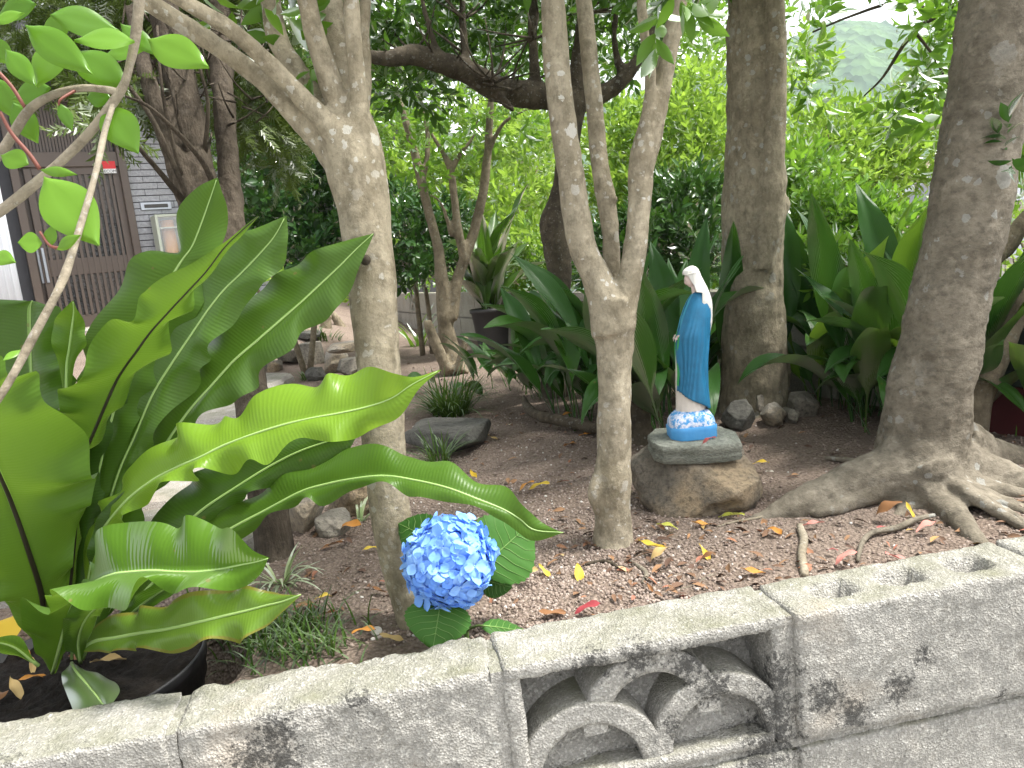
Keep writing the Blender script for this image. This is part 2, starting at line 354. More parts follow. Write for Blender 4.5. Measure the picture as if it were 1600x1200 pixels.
M['hyd_leaf'] = leaf_mat('hydrangea_leaf', (.022, .075, .014), (.05, .14, .025), .25, .45, .35, (.2, .42, .05))
M['grass'] = leaf_mat('grass', (.02, .05, .012), (.07, .13, .025), .25, .5, .12, (.2, .32, .05))
M['grass_pale'] = leaf_mat('grass_pale', (.1, .17, .05), (.4, .48, .26), .3, .4, .4, (.4, .5, .2))
def petal_mat():
    m, t = mat('petal'); a = t.n('ShaderNodeObjectInfo'); uv = t.n('ShaderNodeUVMap'); sp = t.n('ShaderNodeSeparateXYZ', ins={'Vector': (uv, 0)})
    c = t.mix((a, 'Random'), (.185, .4, .91), (.33, .57, .965)); c = t.mix(t.math('MULTIPLY', (t.ramp((sp, 'X'), [(0, (1, 1, 1)), (.3, (0, 0, 0))]), 0), .55), c, (.4, .62, .95))
    d = t.n('ShaderNodeBsdfDiffuse', ins={'Color': c}); tr = t.n('ShaderNodeBsdfTranslucent', ins={'Color': c})
    t.out(t.n('ShaderNodeMixShader', ins={0: .3, 1: d, 2: tr})); return m
M['petal'] = petal_mat()
def dead_mat(name, a, b, tr=.15):
    return leaf_mat(name, a, b, tr, .5, .25, b)
DEAD = {'yellow': dead_mat('leaf_yellow', (.5, .34, .03), (.68, .5, .08), .3), 'tan': dead_mat('leaf_tan', (.38, .26, .1), (.5, .36, .16)),
        'brown': dead_mat('leaf_brown', (.13, .06, .025), (.22, .11, .05)), 'orange': dead_mat('leaf_orange', (.38, .16, .03), (.5, .24, .06)),
        'red': dead_mat('leaf_red', (.24, .035, .045), (.34, .09, .085)), 'pink': dead_mat('leaf_pink', (.48, .13, .13), (.58, .24, .2)),
        'green': dead_mat('leaf_yellow_green', (.34, .36, .05), (.5, .5, .1), .3), 'pale': dead_mat('leaf_pale', (.62, .58, .5), (.7, .66, .6))}

# ------------------------------------------------------------------ leaves and foliage generators
def leaf_tpl(L=1., W=.42, nl=4, nw=2, fold=.25, curl=.5, power=1., peak=.45, wave=0., petiole=0.):
    V = []; uv = []; 
    for i in range(nl+1):
        t = i/nl; 
        wd = max(1e-3, (math.sin(math.pi*min(1, t**(math.log(.5)/math.log(peak)))))**power) if 0 < t < 1 else .02
        a = curl*t*t; y = L*(t-.18*curl*curl*t**3); z = -L*.5*curl*t*t
        for j in range(nw+1):
            s = -1+2*j/nw; x = s*wd*W/2
            V.append((x*math.cos(fold), y, z+abs(x)*math.sin(fold)+wave*math.sin(t*14+s)*abs(s)*wd)); uv.append((t, s))
    Fc = []
    for i in range(nl):
        for j in range(nw):
            a = i*(nw+1)+j; Fc.append((a, a+1, a+nw+2, a+nw+1))
    return np.array(V), np.array(Fc), np.array(uv)
def rot_to(d, up=(0, 0, 1), roll=0.):
    """3x3: local Y -> d, local Z near up"""
    y = np.asarray(d, float); y = y/np.linalg.norm(y); z = np.asarray(up, float); z = z-y*(z@y)
    if np.linalg.norm(z) < 1e-4: z = np.array([1., 0, 0])-y*y[0]
    z /= np.linalg.norm(z); x = np.cross(y, z)
    if roll: x, z = x*math.cos(roll)+z*math.sin(roll), z*math.cos(roll)-x*math.sin(roll)
    return np.stack([x, y, z], axis=1)
def merge(tpl, Rs, Ts, Ss, tints):
    V, Fc, uv = tpl; n = len(Ts)
    VV = np.einsum('nij,kj->nki', np.asarray(Rs), V)*np.asarray(Ss)[:, None, None]+np.asarray(Ts)[:, None, :]
    FF = Fc[None]+(np.arange(n)*len(V))[:, None, None]
    tv = tints[:, None]*np.ones(len(V))[None] if np.ndim(tints) == 1 else tints
    return VV.reshape(-1, 3), FF.reshape(-1, Fc.shape[1]), np.tile(uv, (n, 1)), tv.reshape(-1)
def sprig_tpl(nleaf=7, leafL=.055, ratio=.42, length=.09, seed=1, nl=3, spread=1.):
    """a twig end with alternate leaves, growing along +Y"""
    r = random.Random(seed); Vs = []; Fs = []; Us = []; b = 0
    lt = leaf_tpl(1, ratio, nl, 2, .3, .35)
    for i in range(nleaf):
        t = i/(nleaf-1); az = i*2.4+r.uniform(-.4, .4); el = spread*(1.15-.75*t)+r.uniform(-.2, .2)
        d = np.array([math.cos(az)*math.sin(el), math.cos(el), math.sin(az)*math.sin(el)])
        R = rot_to(d, (d[0]*-.2, .6, .9), r.uniform(-.5, .5)); s = leafL*r.uniform(.75, 1.15)
        v = (lt[0]*s)@R.T+np.array([0, length*t, 0]); Vs.append(v); Fs.append(lt[1]+b); Us.append(lt[2]); b += len(v)
    # the twig itself
    if nl >= 4: return np.concatenate(Vs), np.concatenate(Fs), np.concatenate(Us)
    tv = np.array([(-.0015, -.03, 0), (.0015, -.03, 0), (.001, length, 0), (-.001, length, 0)]); Vs.append(tv); Fs.append(np.array([[0, 1, 2, 3]])+b); Us.append(np.zeros((4, 2)))
    return np.concatenate(Vs), np.concatenate(Fs), np.concatenate(Us)
def foliage(name, clumps, tpl, up=.5, tint=(0, 1), droop=0., shell=.55, size=(.8, 1.2)):
    """clumps: (centre, (rx, ry, rz), count): sprigs through each lobe, denser to its skin, pointing outward"""
    Rs, Ts, Ss, tn = [], [], [], []
    for c, rr, n in clumps:
        c = np.asarray(c, float); rr = np.asarray(rr, float); base = RNG.uniform(-.12, .12)
        for _ in range(n):
            d = RNG.normal(size=3); d /= np.linalg.norm(d); k = (shell+(1-shell)*RNG.random()) if RNG.random() < .75 else RNG.random()
            k *= 1+.22*mnoise.noise(Vector(tuple(d*2.3+c)))
            p = c+d*rr*k; dr = d*np.array([1, 1, .7])+np.array([0, 0, up-droop])+RNG.normal(size=3)*.35
            Rs.append(rot_to(dr, (0, 0, 1), RNG.uniform(0, 6.28))); Ts.append(p); Ss.append(RNG.uniform(*size)); tn.append(np.clip(RNG.uniform(*tint)+base, 0, 1))
    V, Fc, uv, tv = merge(tpl, Rs, Ts, Ss, np.array(tn)); return mesh_np(name, V, Fc, uv, tv, True)
def pc(x, y, Y, rx, rz, ry, n):
    """a lobe given by where it shows: centre pixel, distance, pixel radii, depth radius"""
    return (P(x, y, Y), (Wd(x, y, Y, rx), ry, Wd(x, y, Y, rz)), n)

# =================================================================== THE SETTING
def spaced(lo, f0, f1, hi, step, grow):
    a = list(np.arange(f0, f1+step/2, step)); s = step; x = a[-1]
    while x < hi: s *= grow; x += s; a.append(min(x, hi))
    s = step; x = a[0]
    while x > lo: s *= grow; x -= s; a.insert(0, max(x, lo))
    return np.array(a)
xs = spaced(-500, -1.6, 2.0, 500, .016, 1.12); ys = spaced(-40, .9, 3.4, 900, .016, 1.09)
V = []
for y in ys:
    for x in xs:
        z = hgt(x, y)
        if z > -.7 and abs(x) < 12 and -1 < y < 15:
            z += .012*nz(x, y, 0, 2.2)+.007*nz(x, y, 3, 9)+.004*nz(x, y, 5, 38)+.003*nz(x, y, 9, 75)
        V.append((x, y, z))
nx, ny = len(xs), len(ys)
I = np.arange(nx*ny).reshape(ny, nx); Fc = np.stack([I[:-1, :-1], I[:-1, 1:], I[1:, 1:], I[1:, :-1]], axis=-1).reshape(-1, 4)
tag(obj('ground', mesh_np('ground', V, Fc), M['soil']), 'bare brown garden soil under the trees', kind='structure')
# street the photographer stands on
V = []; n = 14
for j in range(n+1):
    for i in range(n+1):
        s = -14+28*i/n; o = 6*j/n; q = W_O+W_AL*s+W_OUT*o; V.append((q[0], q[1], -.70+.004*nz(q[0], q[1], 0, 2)))
I = np.arange((n+1)**2).reshape(n+1, n+1); Fc = np.stack([I[:-1, :-1], I[1:, :-1], I[1:, 1:], I[:-1, 1:]], axis=-1).reshape(-1, 4)
tag(obj('road', mesh_np('road', V, Fc), M['asphalt']), 'unseen lane in front of the block wall, made pale to bounce light', kind='structure')

# ---------------- front wall of concrete blocks
def to_wall(u, v, d): return W_O+W_AL*u+W_OUT*d+np.array([0, 0, v])      # u along, v up from top edge, d out of the face
def rough(q, k=1.): 
    return k*(.0022*nz(q[0], q[1], q[2], 45)+.0022*nz(q[0]+9, q[1], q[2], 110)+.003*nz(q[0], q[1]+4, q[2], 14))
def block_mesh(name, u0, u1, v0, v1, d0, d1, step=.0065, r=.008, k=1., holes=()):
    """solid block: rounded, weathered box made of a fine grid"""
    du, dv, dd = u1-u0, v1-v0, d1-d0; V = []; Fc = []; idx = {}
    def vert(a, b, c):
        key = (round(a, 5), round(b, 5), round(c, 5))
        if key in idx: return idx[key]
        inn = [min(max(a, u0+r), u1-r), min(max(b, v0+r), v1-r), min(max(c, d0+r), d1-r)]
        e = np.array([a-inn[0], b-inn[1], c-inn[2]]); L = np.linalg.norm(e); q = np.array(inn)+(e/L*r if L > 1e-9 else 0)
        nrm = e/L if L > 1e-9 else np.zeros(3); w = to_wall(*q); ro = rough(w, k)
        if b > v1-.002 and holes:                       # hollow cores showing as worn pits on the top face
            for hu, hw, hd, dep in holes:
                x = (a-hu)/hw; y = (c-(d0+d1)/2)/hd; rr = x**4+y**4+.25*nz(w[0], w[1], w[2], 60)
                if rr < 1: q[1] -= dep*min(1, (1-rr)*1.4)
        q = q+nrm*ro; w = to_wall(*q); V.append(w); idx[key] = len(V)-1; return idx[key]
    def face(fa, na, nb):
        for i in range(na):
            for j in range(nb): Fc.append((fa(i, j), fa(i+1, j), fa(i+1, j+1), fa(i, j+1)))
    nu, nv, nd = [max(2, int(x/step)) for x in (du, dv, dd)]
    A = lambda i: u0+du*i/nu; B = lambda j: v0+dv*j/nv; D = lambda k_: d0+dd*k_/nd
    face(lambda i, j: vert(A(i), B(j), d1), nu, nv); face(lambda i, j: vert(A(nu-i), B(j), d0), nu, nv)
    face(lambda i, j: vert(A(i), v1, D(nd-j)), nu, nd); face(lambda i, j: vert(A(i), v0, D(j)), nu, nd)
    face(lambda i, j: vert(u1, B(j), D(nd-i)), nd, nv); face(lambda i, j: vert(u0, B(j), D(i)), nd, nv)
    return mesh_np(name, V, Fc)
TH = .105
def open_block(name, u0, u1, v0, v1, tf=.022):
    """openwork block: frame round three fish-scale arches that run through the depth"""
    mb = MB(); b = .024; 
    def slab(a0, a1, b0, b1, d0=-TH, d1=0.):
        me = block_mesh('x', a0, a1, b0, b1, d0, d1, .0065, .005)
        vv = np.empty(len(me.vertices)*3, dtype=np.float32); me.vertices.foreach_get('co', vv); 
        mb.add(vv.reshape(-1, 3), [tuple(p.vertices) for p in me.polygons]); bpy.data.meshes.remove(me)
    slab(u0, u1, v1-tf, v1); slab(u0, u0+b, v0, v1-.008, -TH+.002, -.0018); slab(u1-b, u1, v0, v1-.008, -TH+.002, -.0018); slab(u0+b+.0005, u1-b-.0005, v0, v0+.018)
    def arch(uc, vc, ri, ro, a0, a1, d0=-TH+.006, d1=-.006, n=44, nd=12):
        V = []; Fc = []; nr = 5; ring = [(ri, j/nd, 0) for j in range(nd+1)]+[(ri+(ro-ri)*j/nr, 1, 0) for j in range(1, nr)]+[(ro, 1-j/nd, 0) for j in range(nd+1)]+[(ro+(ri-ro)*j/nr, 0, 0) for j in range(1, nr)]
        m = len(ring)
        for i in range(n+1):
            a = a0+(a1-a0)*i/n
            for rr, dd, _ in ring:
                uu = uc+rr*math.cos(a); vv = max(v0+.006, vc+rr*math.sin(a)); uu = min(max(uu, u0+.012), u1-.012); vv = min(vv, v1-.012)
                w = to_wall(uu, vv, d0+(d1-d0)*dd); k = rough(w, .7); w = w+W_OUT*k*(1 if dd > .5 else -1); V.append(w)
        for i in range(n):
            for j in range(m): Fc.append((i*m+j, i*m+(j+1) % m, (i+1)*m+(j+1) % m, (i+1)*m+j))
        mb.add(V, Fc)
    W = u1-u0
    V = []; Fc = []; n = 30                                # smooth sloping web behind the arches
    for i in range(n+1):
        uu = u0+b-.004+(W-2*b+.008)*i/n
        for j in range(11):
            k = j/10; dd = -.03-.066*k+.006*math.sin(i*.42); V.append(to_wall(uu, v0+.016+(v1-v0-.058)*k, dd))
        for j in range(11):
            k = 1-j/10; V.append(to_wall(uu, v0+.016+(v1-v0-.058)*k, -.03-.066*k-.012))
    for i in range(n):
        for j in range(22): Fc.append((i*22+j, i*22+(j+1) % 22, i*22+22+(j+1) % 22, i*22+22+j))
    mb.add(V, Fc)
    arch(u0+.27*W, v0+.012, .072, .103, -.15, math.pi+.15); arch(u0+.735*W, v0+.02, .070, .1, -.2, math.pi+.2)
    arch(u0+.5*W, v0+.076, .064, .097, -.12, math.pi+.12, -TH+.009, -.009)
    return mb.mesh(name)
wroot = thing('block_wall', 'low weathered grey concrete block wall across the front', 'wall', to_wall(.3, -.78, -.05))
JT = .008; BL = .396
courses = [(-.19, 0.), (-.392, -.202), (-.594, -.404), (-.76, -.606)]
k0 = 0
for ci, (v0, v1) in enumerate(courses):
    off = 0.
    for bi in range(-5, 7):
        u0 = bi*(BL+JT)+.006; u1 = u0+BL
        if u1 < -2.2 or u0 > 2.6: continue
        if ci == 0 and bi in (-1, -3):
            part('openwork_block', open_block('openwork_block', u0, u1, v0, v1, .022 if bi == -1 else .045), M['conc'], wroot)
        else:
            near = ci < 2 and -4 < bi < 3
            d1 = {0: .006, -2: -.004}.get(bi, 0.) if ci == 0 else (.003 if bi % 2 else .0)
            holes = [(u0+BL*f, .034, .024, .035) for f in (.22, .5, .78)] if ci == 0 and bi >= 0 else ()
            part('concrete_block', block_mesh('concrete_block', u0, u1, v0, v1, -TH, d1, .0065 if near else .02, .008 if bi != -2 else .014, 1. if bi != -2 else 1.8, holes), M['conc'], wroot)
mb = MB()
def wbox(u0, u1, v0, v1, d0, d1):
    V, Fc = box((u0, v0, d0), (u1, v1, d1)); return [to_wall(*q) for q in V], [tuple(reversed(f)) for f in Fc]
for ci, (v0, v1) in enumerate(courses):
    for bi in range(-5, 8):
        u = bi*(BL+JT); 
        if -2.2 < u < 2.7: mb.add(*wbox(u-.009, u+.009, v0, v1-.006, -TH+.01, -.006))
    if ci: mb.add(*wbox(-2.1, 2.8, v1-.001, v1+.013, -TH+.01, -.006))
part('mortar', mb.mesh('mortar', False), M['conc'], wroot)

# ---------------- low wall at the far side of the garden
broot = thing('boundary_wall', 'low two-course block wall at the far edge of the garden', 'wall', B_O)
def to_back(u, v, d): return B_O+B_AL*u+np.array([0, 0, v-.03])-B_N*d     # d towards the garden
def bmesh_from(boxes, name, smooth=False):
    mb = MB()
    for a in boxes:
        V, Fc = box((a[0], a[2], a[4]), (a[1], a[3], a[5])); mb.add([to_back(*q) for q in V], [tuple(reversed(f)) for f in Fc])
    return mb.mesh(name, smooth)
def back_open(u0):
    mb = MB(); b = .03; v0, v1 = .205, .395
    for a in ((u0, u0+.39, v1-.03, v1), (u0, u0+b, v0, v1-.03), (u0+.36, u0+.39, v0, v1-.03), (u0+b, u0+.36, v0, v0+.02)):
        V, Fc = box((a[0], a[2], 0.), (a[1], a[3], .1)); mb.add([to_back(*q) for q in V], [tuple(reversed(f)) for f in Fc])
    for uc, vc in ((u0+.106, v0+.02), (u0+.284, v0+.02), (u0+.195, v0+.085)):
        V = []; Fc = []; n = 16
        for i in range(n+1):
            a = math.pi*i/n
            for rr, dd in ((.06, .006), (.06, .094), (.09, .094), (.09, .006)): V.append(to_back(uc+rr*math.cos(a), min(vc+rr*math.sin(a), v1-.01), dd))
        for i in range(n):
            for j in range(4): Fc.append((i*4+j, i*4+(j+1) % 4, i*4+4+(j+1) % 4, i*4+4+j))
        mb.add(V, Fc)
    return mb.mesh('openwork_block', False)
for bi in range(-9, 14):
    u0 = bi*.402
    if bi % 3 == 2: part('openwork_block', back_open(u0), M['conc_back'], broot)
    else: part('concrete_block', bmesh_from([(u0, u0+.39, .205, .395, 0., .1)], 'concrete_block'), M['conc_back'], broot)
    part('concrete_block', bmesh_from([(u0, u0+.39, 0., .193, 0., .1)], 'concrete_block'), M['conc_back'], broot)
part('mortar', bmesh_from([(-9*.402, 14*.402, -.1, .2, .01, .085)]+[(b*.402-.013, b*.402+.001, .2, .39, .01, .085) for b in range(-9, 14)], 'mortar'), M['mortar'], broot)

# painted panel beside the leaning tree
M['maroon'] = plain('maroon_paint', (.09, .018, .02), .55, .2, 25); M['darkgreen'] = plain('dark_green_paint', (.03, .04, .032), .6, .25, 25)
M['greycap'] = plain('grey_cap', (.2, .2, .19), .7, .25, 30)
pa = to_back(4.9, .03, .12); pr = thing('painted_panel', 'dark green and maroon painted panel behind the leaning tree', 'panel', pa)
def pan(name, z0, z1, d0, d1, m): part(name, bmesh_from([(4.3, 6.6, z0, z1, d0, d1)], name), M[m], pr)
pan('lower_board', -.02, .15, .112, .135, 'maroon'); pan('upper_board', .152, .395, .112, .130, 'darkgreen'); pan('cap', .4, .425, -.01, .142, 'greycap')

# ---------------- paved path to the house, slab by slab
proot = obj('path', None, loc=(-1.3, 3, 0)); tag(proot, 'pale paved path leading up to the house', kind='structure')
def slab_mesh(name, cx, cy, lx, ly, yaw, th=.06, seed=0, lift=.012, zf=None):
    n = 18; V = []; Fc = []
    r = random.Random(seed); pr = [1+.06*r.uniform(-1, 1) for _ in range(n)]
    rings = [(.96, 1.), (1., .7), (1., 0.)]
    c0 = zf if zf is not None else hgt(cx, cy)
    for k, h in rings:
        for i in range(n):
            a = 2*math.pi*i/n; ca, sa = math.cos(a), math.sin(a); q = (abs(ca)**5+abs(sa)**5)**(-.2)*pr[i]*k
            x, y = ca*q*lx/2, sa*q*ly/2; X = cx+x*math.cos(yaw)-y*math.sin(yaw); Y = cy+x*math.sin(yaw)+y*math.cos(yaw)
            V.append((X, Y, c0+lift-th*(1-h)+.004*nz(X, Y, 0, 9)*h))
    for k in range(2):
        for i in range(n): j = (i+1) % n; Fc.append((k*n+j, k*n+i, (k+1)*n+i, (k+1)*n+j))
    Fc.append(tuple(range(n))); return MB().add(V, Fc).mesh(name, False)
k = 0
for (x, y, lx, ly, yaw) in [(-.93, 1.72, .62, .5, .1), (-1.5, 1.75, .5, .55, .05), (-1.02, 2.3, .64, .56, -.05), (-1.66, 2.38, .6, .58, .08), (-1.2, 2.93, .7, .6, .1), (-1.9, 3.0, .62, .6, 0), (-1.42, 3.58, .72, .62, .1),
                        (-2.15, 3.66, .66, .6, 0), (-1.62, 4.25, .74, .64, .15), (-2.4, 4.35, .7, .64, .1), (-1.95, 4.95, .8, .66, .2), (-2.3, 5.65, .9, .66, .25), (-2.7, 6.35, .95, .66, .3), (-3.1, 7.05, 1., .66, .35), (-3.55, 7.7, 1.1, .6, .4)]:
    part('paving_slab', slab_mesh('paving_slab', x, y, lx, ly, yaw, .07, k, .03), M['paving'], proot); k += 1

# ---------------- the house: entrance wall seen at an angle
HA = rad(34); H_AL = np.array([math.cos(HA), math.sin(HA), 0]); H_OUT = np.array([math.sin(HA), -math.cos(HA), 0])
H_O = P(214, 470, 9.2)
def hw(x, y):
    """pixel on the wall plane -> (along, height)"""
    d = ray(x, y); t_ = ((H_O-CAM) @ H_OUT)/(d @ H_OUT); q = CAM+d*t_; return float((q-H_O) @ H_AL), float(q[2])
def to_house(u, z, d): return np.array([H_O[0], H_O[1], 0])+H_AL*u+H_OUT*d+np.array([0, 0, z])
house = thing('house', 'house entrance with brown sliding door and grey tiled wall', 'house', to_house(0, 0, 0))
M['brown_metal'] = plain('brown_metal', (.095, .07, .055), .45, .12, 8, .5, .05); M['siding'] = rock_mat('siding_tile', (.36, .365, .39), (.5, .505, .53), None, 30., .6)
M['siding_joint'] = plain('siding_joint', (.05, .05, .055), .9); M['white_sheet'] = plain('white_sheet', (.62, .64, .66), .5, .06, 6); M['floor_tile'] = plain('porch_tile', (.36, .2, .16), .7, .15, 40)
M['sticker_red'] = plain('sticker_red', (.6, .02, .025), .4, .02); M['sticker_white'] = plain('sticker_white', (.75, .75, .75), .4, .02); M['ink'] = plain('ink', (.03, .03, .03), .5)
M['steel'] = plain('steel', (.4, .42, .46), .35, .1, 20, .5, .05, .001, .7); M['roof_dark'] = plain('roof_dark', (.07, .065, .06), .6)
def glass_mat():
    m, t = mat('rippled_glass'); n = t.noise(t.coord(scale=(1, 1, .6)), 55., 2); c = t.mix((t.ramp((t.noise(t.coord(), 1.1, 2), 'Fac'), [(.4, (0, 0, 0)), (.62, (1, 1, 1))]), 0), (.02, .02, .02), (.12, .10, .085))
    t.pbr(c, .18, t.bump((n, 'Fac'), .9, .012), .7); return m
M['glass'] = glass_mat()
def hbox(name, u0, u1, z0, z1, d0, d1, m, par=None, bev=.004):
    me = bev_box(name, (u0, z0, d0), (u1, z1, d1), bev)
    vv = np.empty(len(me.vertices)*3, dtype=np.float32); me.vertices.foreach_get('co', vv); vv = vv.reshape(-1, 3)
    W_ = np.array([to_house(*q) for q in vv])-np.array(house.location); me.vertices.foreach_set('co', W_.astype(np.float32).ravel()); me.flip_normals(); me.update()
    return obj(name, me, M[m], par or house)
u_r, _ = hw(213, 403); uL, _ = hw(38, 300)
z_bot = hw(150, 497)[1]; z_mid0, z_mid1 = hw(140, 428)[1], hw(140, 402)[1]; z_g1 = hw(110, 273)[1]; z_tr0 = hw(120, 238)[1]; z_tr1 = hw(100, 184)[1]; z_top = z_tr1+.16
u_g0 = hw(48, 300)[0]; u_g1 = hw(180, 273)[0]+.02
z_fl = z_bot-.24
# frame, transom, leaf
hbox('wall', uL-3.2, uL-.1, z_fl-.3, z_top+1., -.2, -.02, 'siding_joint')
hbox('wall', u_r+.06, u_r+4., z_fl-.3, z_top+1., -.2, .0, 'siding_joint'); hbox('wall', uL-.1, u_r+.06, z_top+.06, z_top+1., -.2, -.02, 'siding_joint')
fr = hbox('door_frame', u_r-.02, u_r+.06, z_bot-.2, z_top+.06, -.14, .06, 'brown_metal'); 
hbox('jamb', uL-.1, uL-.02, z_bot-.2, z_top+.06, -.14, .06, 'brown_metal', fr); hbox('head', uL-.02, u_r-.02, z_top, z_top+.055, -.14, .05, 'brown_metal', fr)
hbox('transom_rail', uL-.02, u_r-.02, z_tr0-.16, z_tr0, -.10, .03, 'brown_metal', fr); hbox('threshold', uL-.02, u_r-.02, z_bot-.2, z_bot-.1, -.12, .05, 'brown_metal', fr)
tw = hbox('transom_window', uL-.02, u_r-.02, z_tr0+.001, z_top-.001, -.07, -.06, 'glass')
nsl = 30
for i in range(nsl):
    u = uL+(u_r-uL-.04)*(i+.5)/nsl; hbox('slat', u-.012, u+.012, z_tr0+.002, z_top-.002, -.055, -.03, 'brown_metal', tw, 0)
def leaf_door(u0, u1, d, n, lab):
    st = .075; fro = hbox('sliding_door', u0, u0+st, z_bot-.1, z_tr0-.165, d-.04, d, 'brown_metal')
    hbox('stile', u1-st, u1, z_bot-.1, z_tr0-.165, d-.04, d, 'brown_metal', fro); hbox('rail', u0+st, u1-st, z_bot-.1, z_bot+.05, d-.038, d-.002, 'brown_metal', fro)
    hbox('rail', u0+st, u1-st, z_mid0, z_mid1, d-.038, d-.002, 'brown_metal', fro); hbox('rail', u0+st, u1-st, z_g1, z_tr0-.165, d-.038, d-.002, 'brown_metal', fro)
    hbox('pane', u0+st, u1-st, z_bot+.05, z_mid0, d-.034, d-.028, 'glass', fro, 0); hbox('pane', u0+st, u1-st, z_mid1, z_g1, d-.034, d-.028, 'glass', fro, 0)
    for i in range(n):
        u = u0+st+(u1-u0-2*st)*(i+.5)/n; hbox('slat', u-.014, u+.014, z_bot+.05, z_g1, d-.026, d+.006, 'brown_metal', fro, 0)
    hbox('handle', u0+.02, u0+.05, z_mid0-.06, z_mid1+.14, d, d+.02, 'steel', fro)
    return fro
usp = hw(62, 400)[0]
leaf_door(usp, u_r-.02, .0, 13, ''); leaf_door(uL-.02, usp+.06, -.055, 5, '')
# sticker on the transom rail
su, sz = hw(169, 263); sk = hbox('sticker', su-.075, su+.075, sz-.01, sz+.075, .031, .033, 'sticker_red', None, 0); hbox('band', su-.075, su+.075, sz-.06, sz-.0105, .031, .033, 'sticker_white', sk, 0)
cu = bpy.data.curves.new('lettering', 'FONT'); cu.body = 'SECOM'; cu.size = .045; cu.align_x = 'CENTER'; cu.extrude = .0005
tm = obj('tmp', cu); bpy.context.view_layer.update(); lm = bpy.data.meshes.new_from_object(tm.evaluated_get(bpy.context.evaluated_depsgraph_get())); bpy.data.objects.remove(tm); lm.materials.clear()
tx = obj('lettering', lm, M['ink'], sk); q = to_house(su, sz-.052, .0345)-np.array(house.location); tx.matrix_local = Matrix(((H_AL[0], 0, H_OUT[0], q[0]), (H_AL[1], 0, H_OUT[1], q[1]), (0, 1, 0, q[2]), (0, 0, 0, 1)))
# tiles of the wall to the right
rh = .0735; ti = 0; tiles = {}
for row in range(44):
    z0 = z_fl-.1+row*rh
    if z0 > z_top+.5: break
    for col in range(9):
        u0 = u_r+.065+col*.30-(.15 if row % 2 else 0); u1 = u0+.296
        if u0 < u_r+.062: u0 = u_r+.062
        if u0 > u_r+2.1: continue
        hbox('siding_tile', u0, u1, z0+.005, z0+rh-.004, .0, .014+.005*random.random(), 'siding', None, .003)
# letter slot and clear display case
lu, lz = hw(243, 322); sl_ = hbox('letter_slot', lu-.17, lu+.17, lz-.045, lz+.045, .02, .04, 'steel'); hbox('flap', lu-.13, lu+.13, lz-.022, lz+.018, .041, .046, 'roof_dark', sl_)
# eave above the door
ev = hbox('canopy_roof', uL-.8, u_r+2.6, z_top+.32, z_top+.42, -.1, .85, 'roof_dark'); hbox('fascia', uL-.8, u_r+2.6, z_top+.26, z_top+.319, .80, .86, 'brown_metal', ev)
# porch floor
pf = hbox('porch_step', uL-.6, u_r+.5, z_fl-.45, z_fl, .02, 1.0, 'floor_tile')
# clear display case under the slot
def acrylic():
    m, t = mat('clear_sheet'); a = t.n('ShaderNodeBsdfTransparent'); g = t.n('ShaderNodeBsdfGlossy', ins={'Roughness': .12}); t.out(t.n('ShaderNodeMixShader', ins={0: .12, 1: a, 2: g})); return m
M['acrylic'] = acrylic(); M['wood_orange'] = plain('orange_wood', (.5, .26, .13), .5, .15, 8); M['ivory'] = plain('ivory_board', (.4, .43, .36), .6, .1)
c0u, c0z = hw(233, 340); c1u, c1z = hw(300, 395)
dc = thing('display_case', 'clear fronted case with a rolled orange mat under the letter slot', 'case', to_house(c0u, c1z, .1))
def dbox(name, u0, u1, z0, z1, d0, d1, m, bev=.003):
    o = hbox(name, u0, u1, z0, z1, d0, d1, m, None, bev); shift(o.data, np.array(house.location)-np.array(dc.location)); o.parent = dc; return o
zb = z_fl-.0
dbox('frame', c0u, c0u+.03, zb, c0z, .06, .32, 'ivory'); dbox('frame', c1u-.03, c1u, zb, c0z, .06, .32, 'ivory'); dbox('frame', c0u+.031, c1u-.031, c0z-.03, c0z, .06, .32, 'ivory'); dbox('shelf', c0u+.031, c1u-.031, c0z-.16, c0z-.145, .1, .3, 'ivory')
dbox('back_board', c0u+.031, c1u-.031, zb, c0z-.031, .06, .075, 'ivory')
V, Fc, uv = tube([to_house(c0u+.17, zb+.01, .17), to_house(c0u+.15, c0z-.06, .17)], [.075, .075], 16, 1); part('rolled_mat', MB().add(V, Fc).mesh('rolled_mat'), M['wood_orange'], dc)
dbox('front_pane', c0u+.031, c1u-.031, zb, c0z-.031, .305, .31, 'acrylic', 0)
# corrugated white sheet at the far left
cq = P(8, 470, 6.6); cz1 = P(0, 262, 6.6)[2]; cs = thing('corrugated_sheet', 'upright white corrugated sheet at the edge of the entrance', 'sheet', (cq[0], cq[1], 0))
V = []; Fc = []; n = 120
edge = P(36, 470, 6.6)[0]
for i in range(n+1):
    x = edge-1.4*i/n
    for z, dy in ((-.1, 0), (cz1, 0), (cz1, .004), (-.1, .004)): V.append((x, 6.6+.3*(edge-x)+.012*math.sin(i*1.05)+dy, z))
for i in range(n):
    for j in range(4): Fc.append((i*4+j, i*4+(j+1) % 4, i*4+4+(j+1) % 4, i*4+4+j))
part('sheet', MB().add(V, Fc).mesh('sheet'), M['white_sheet'], cs)

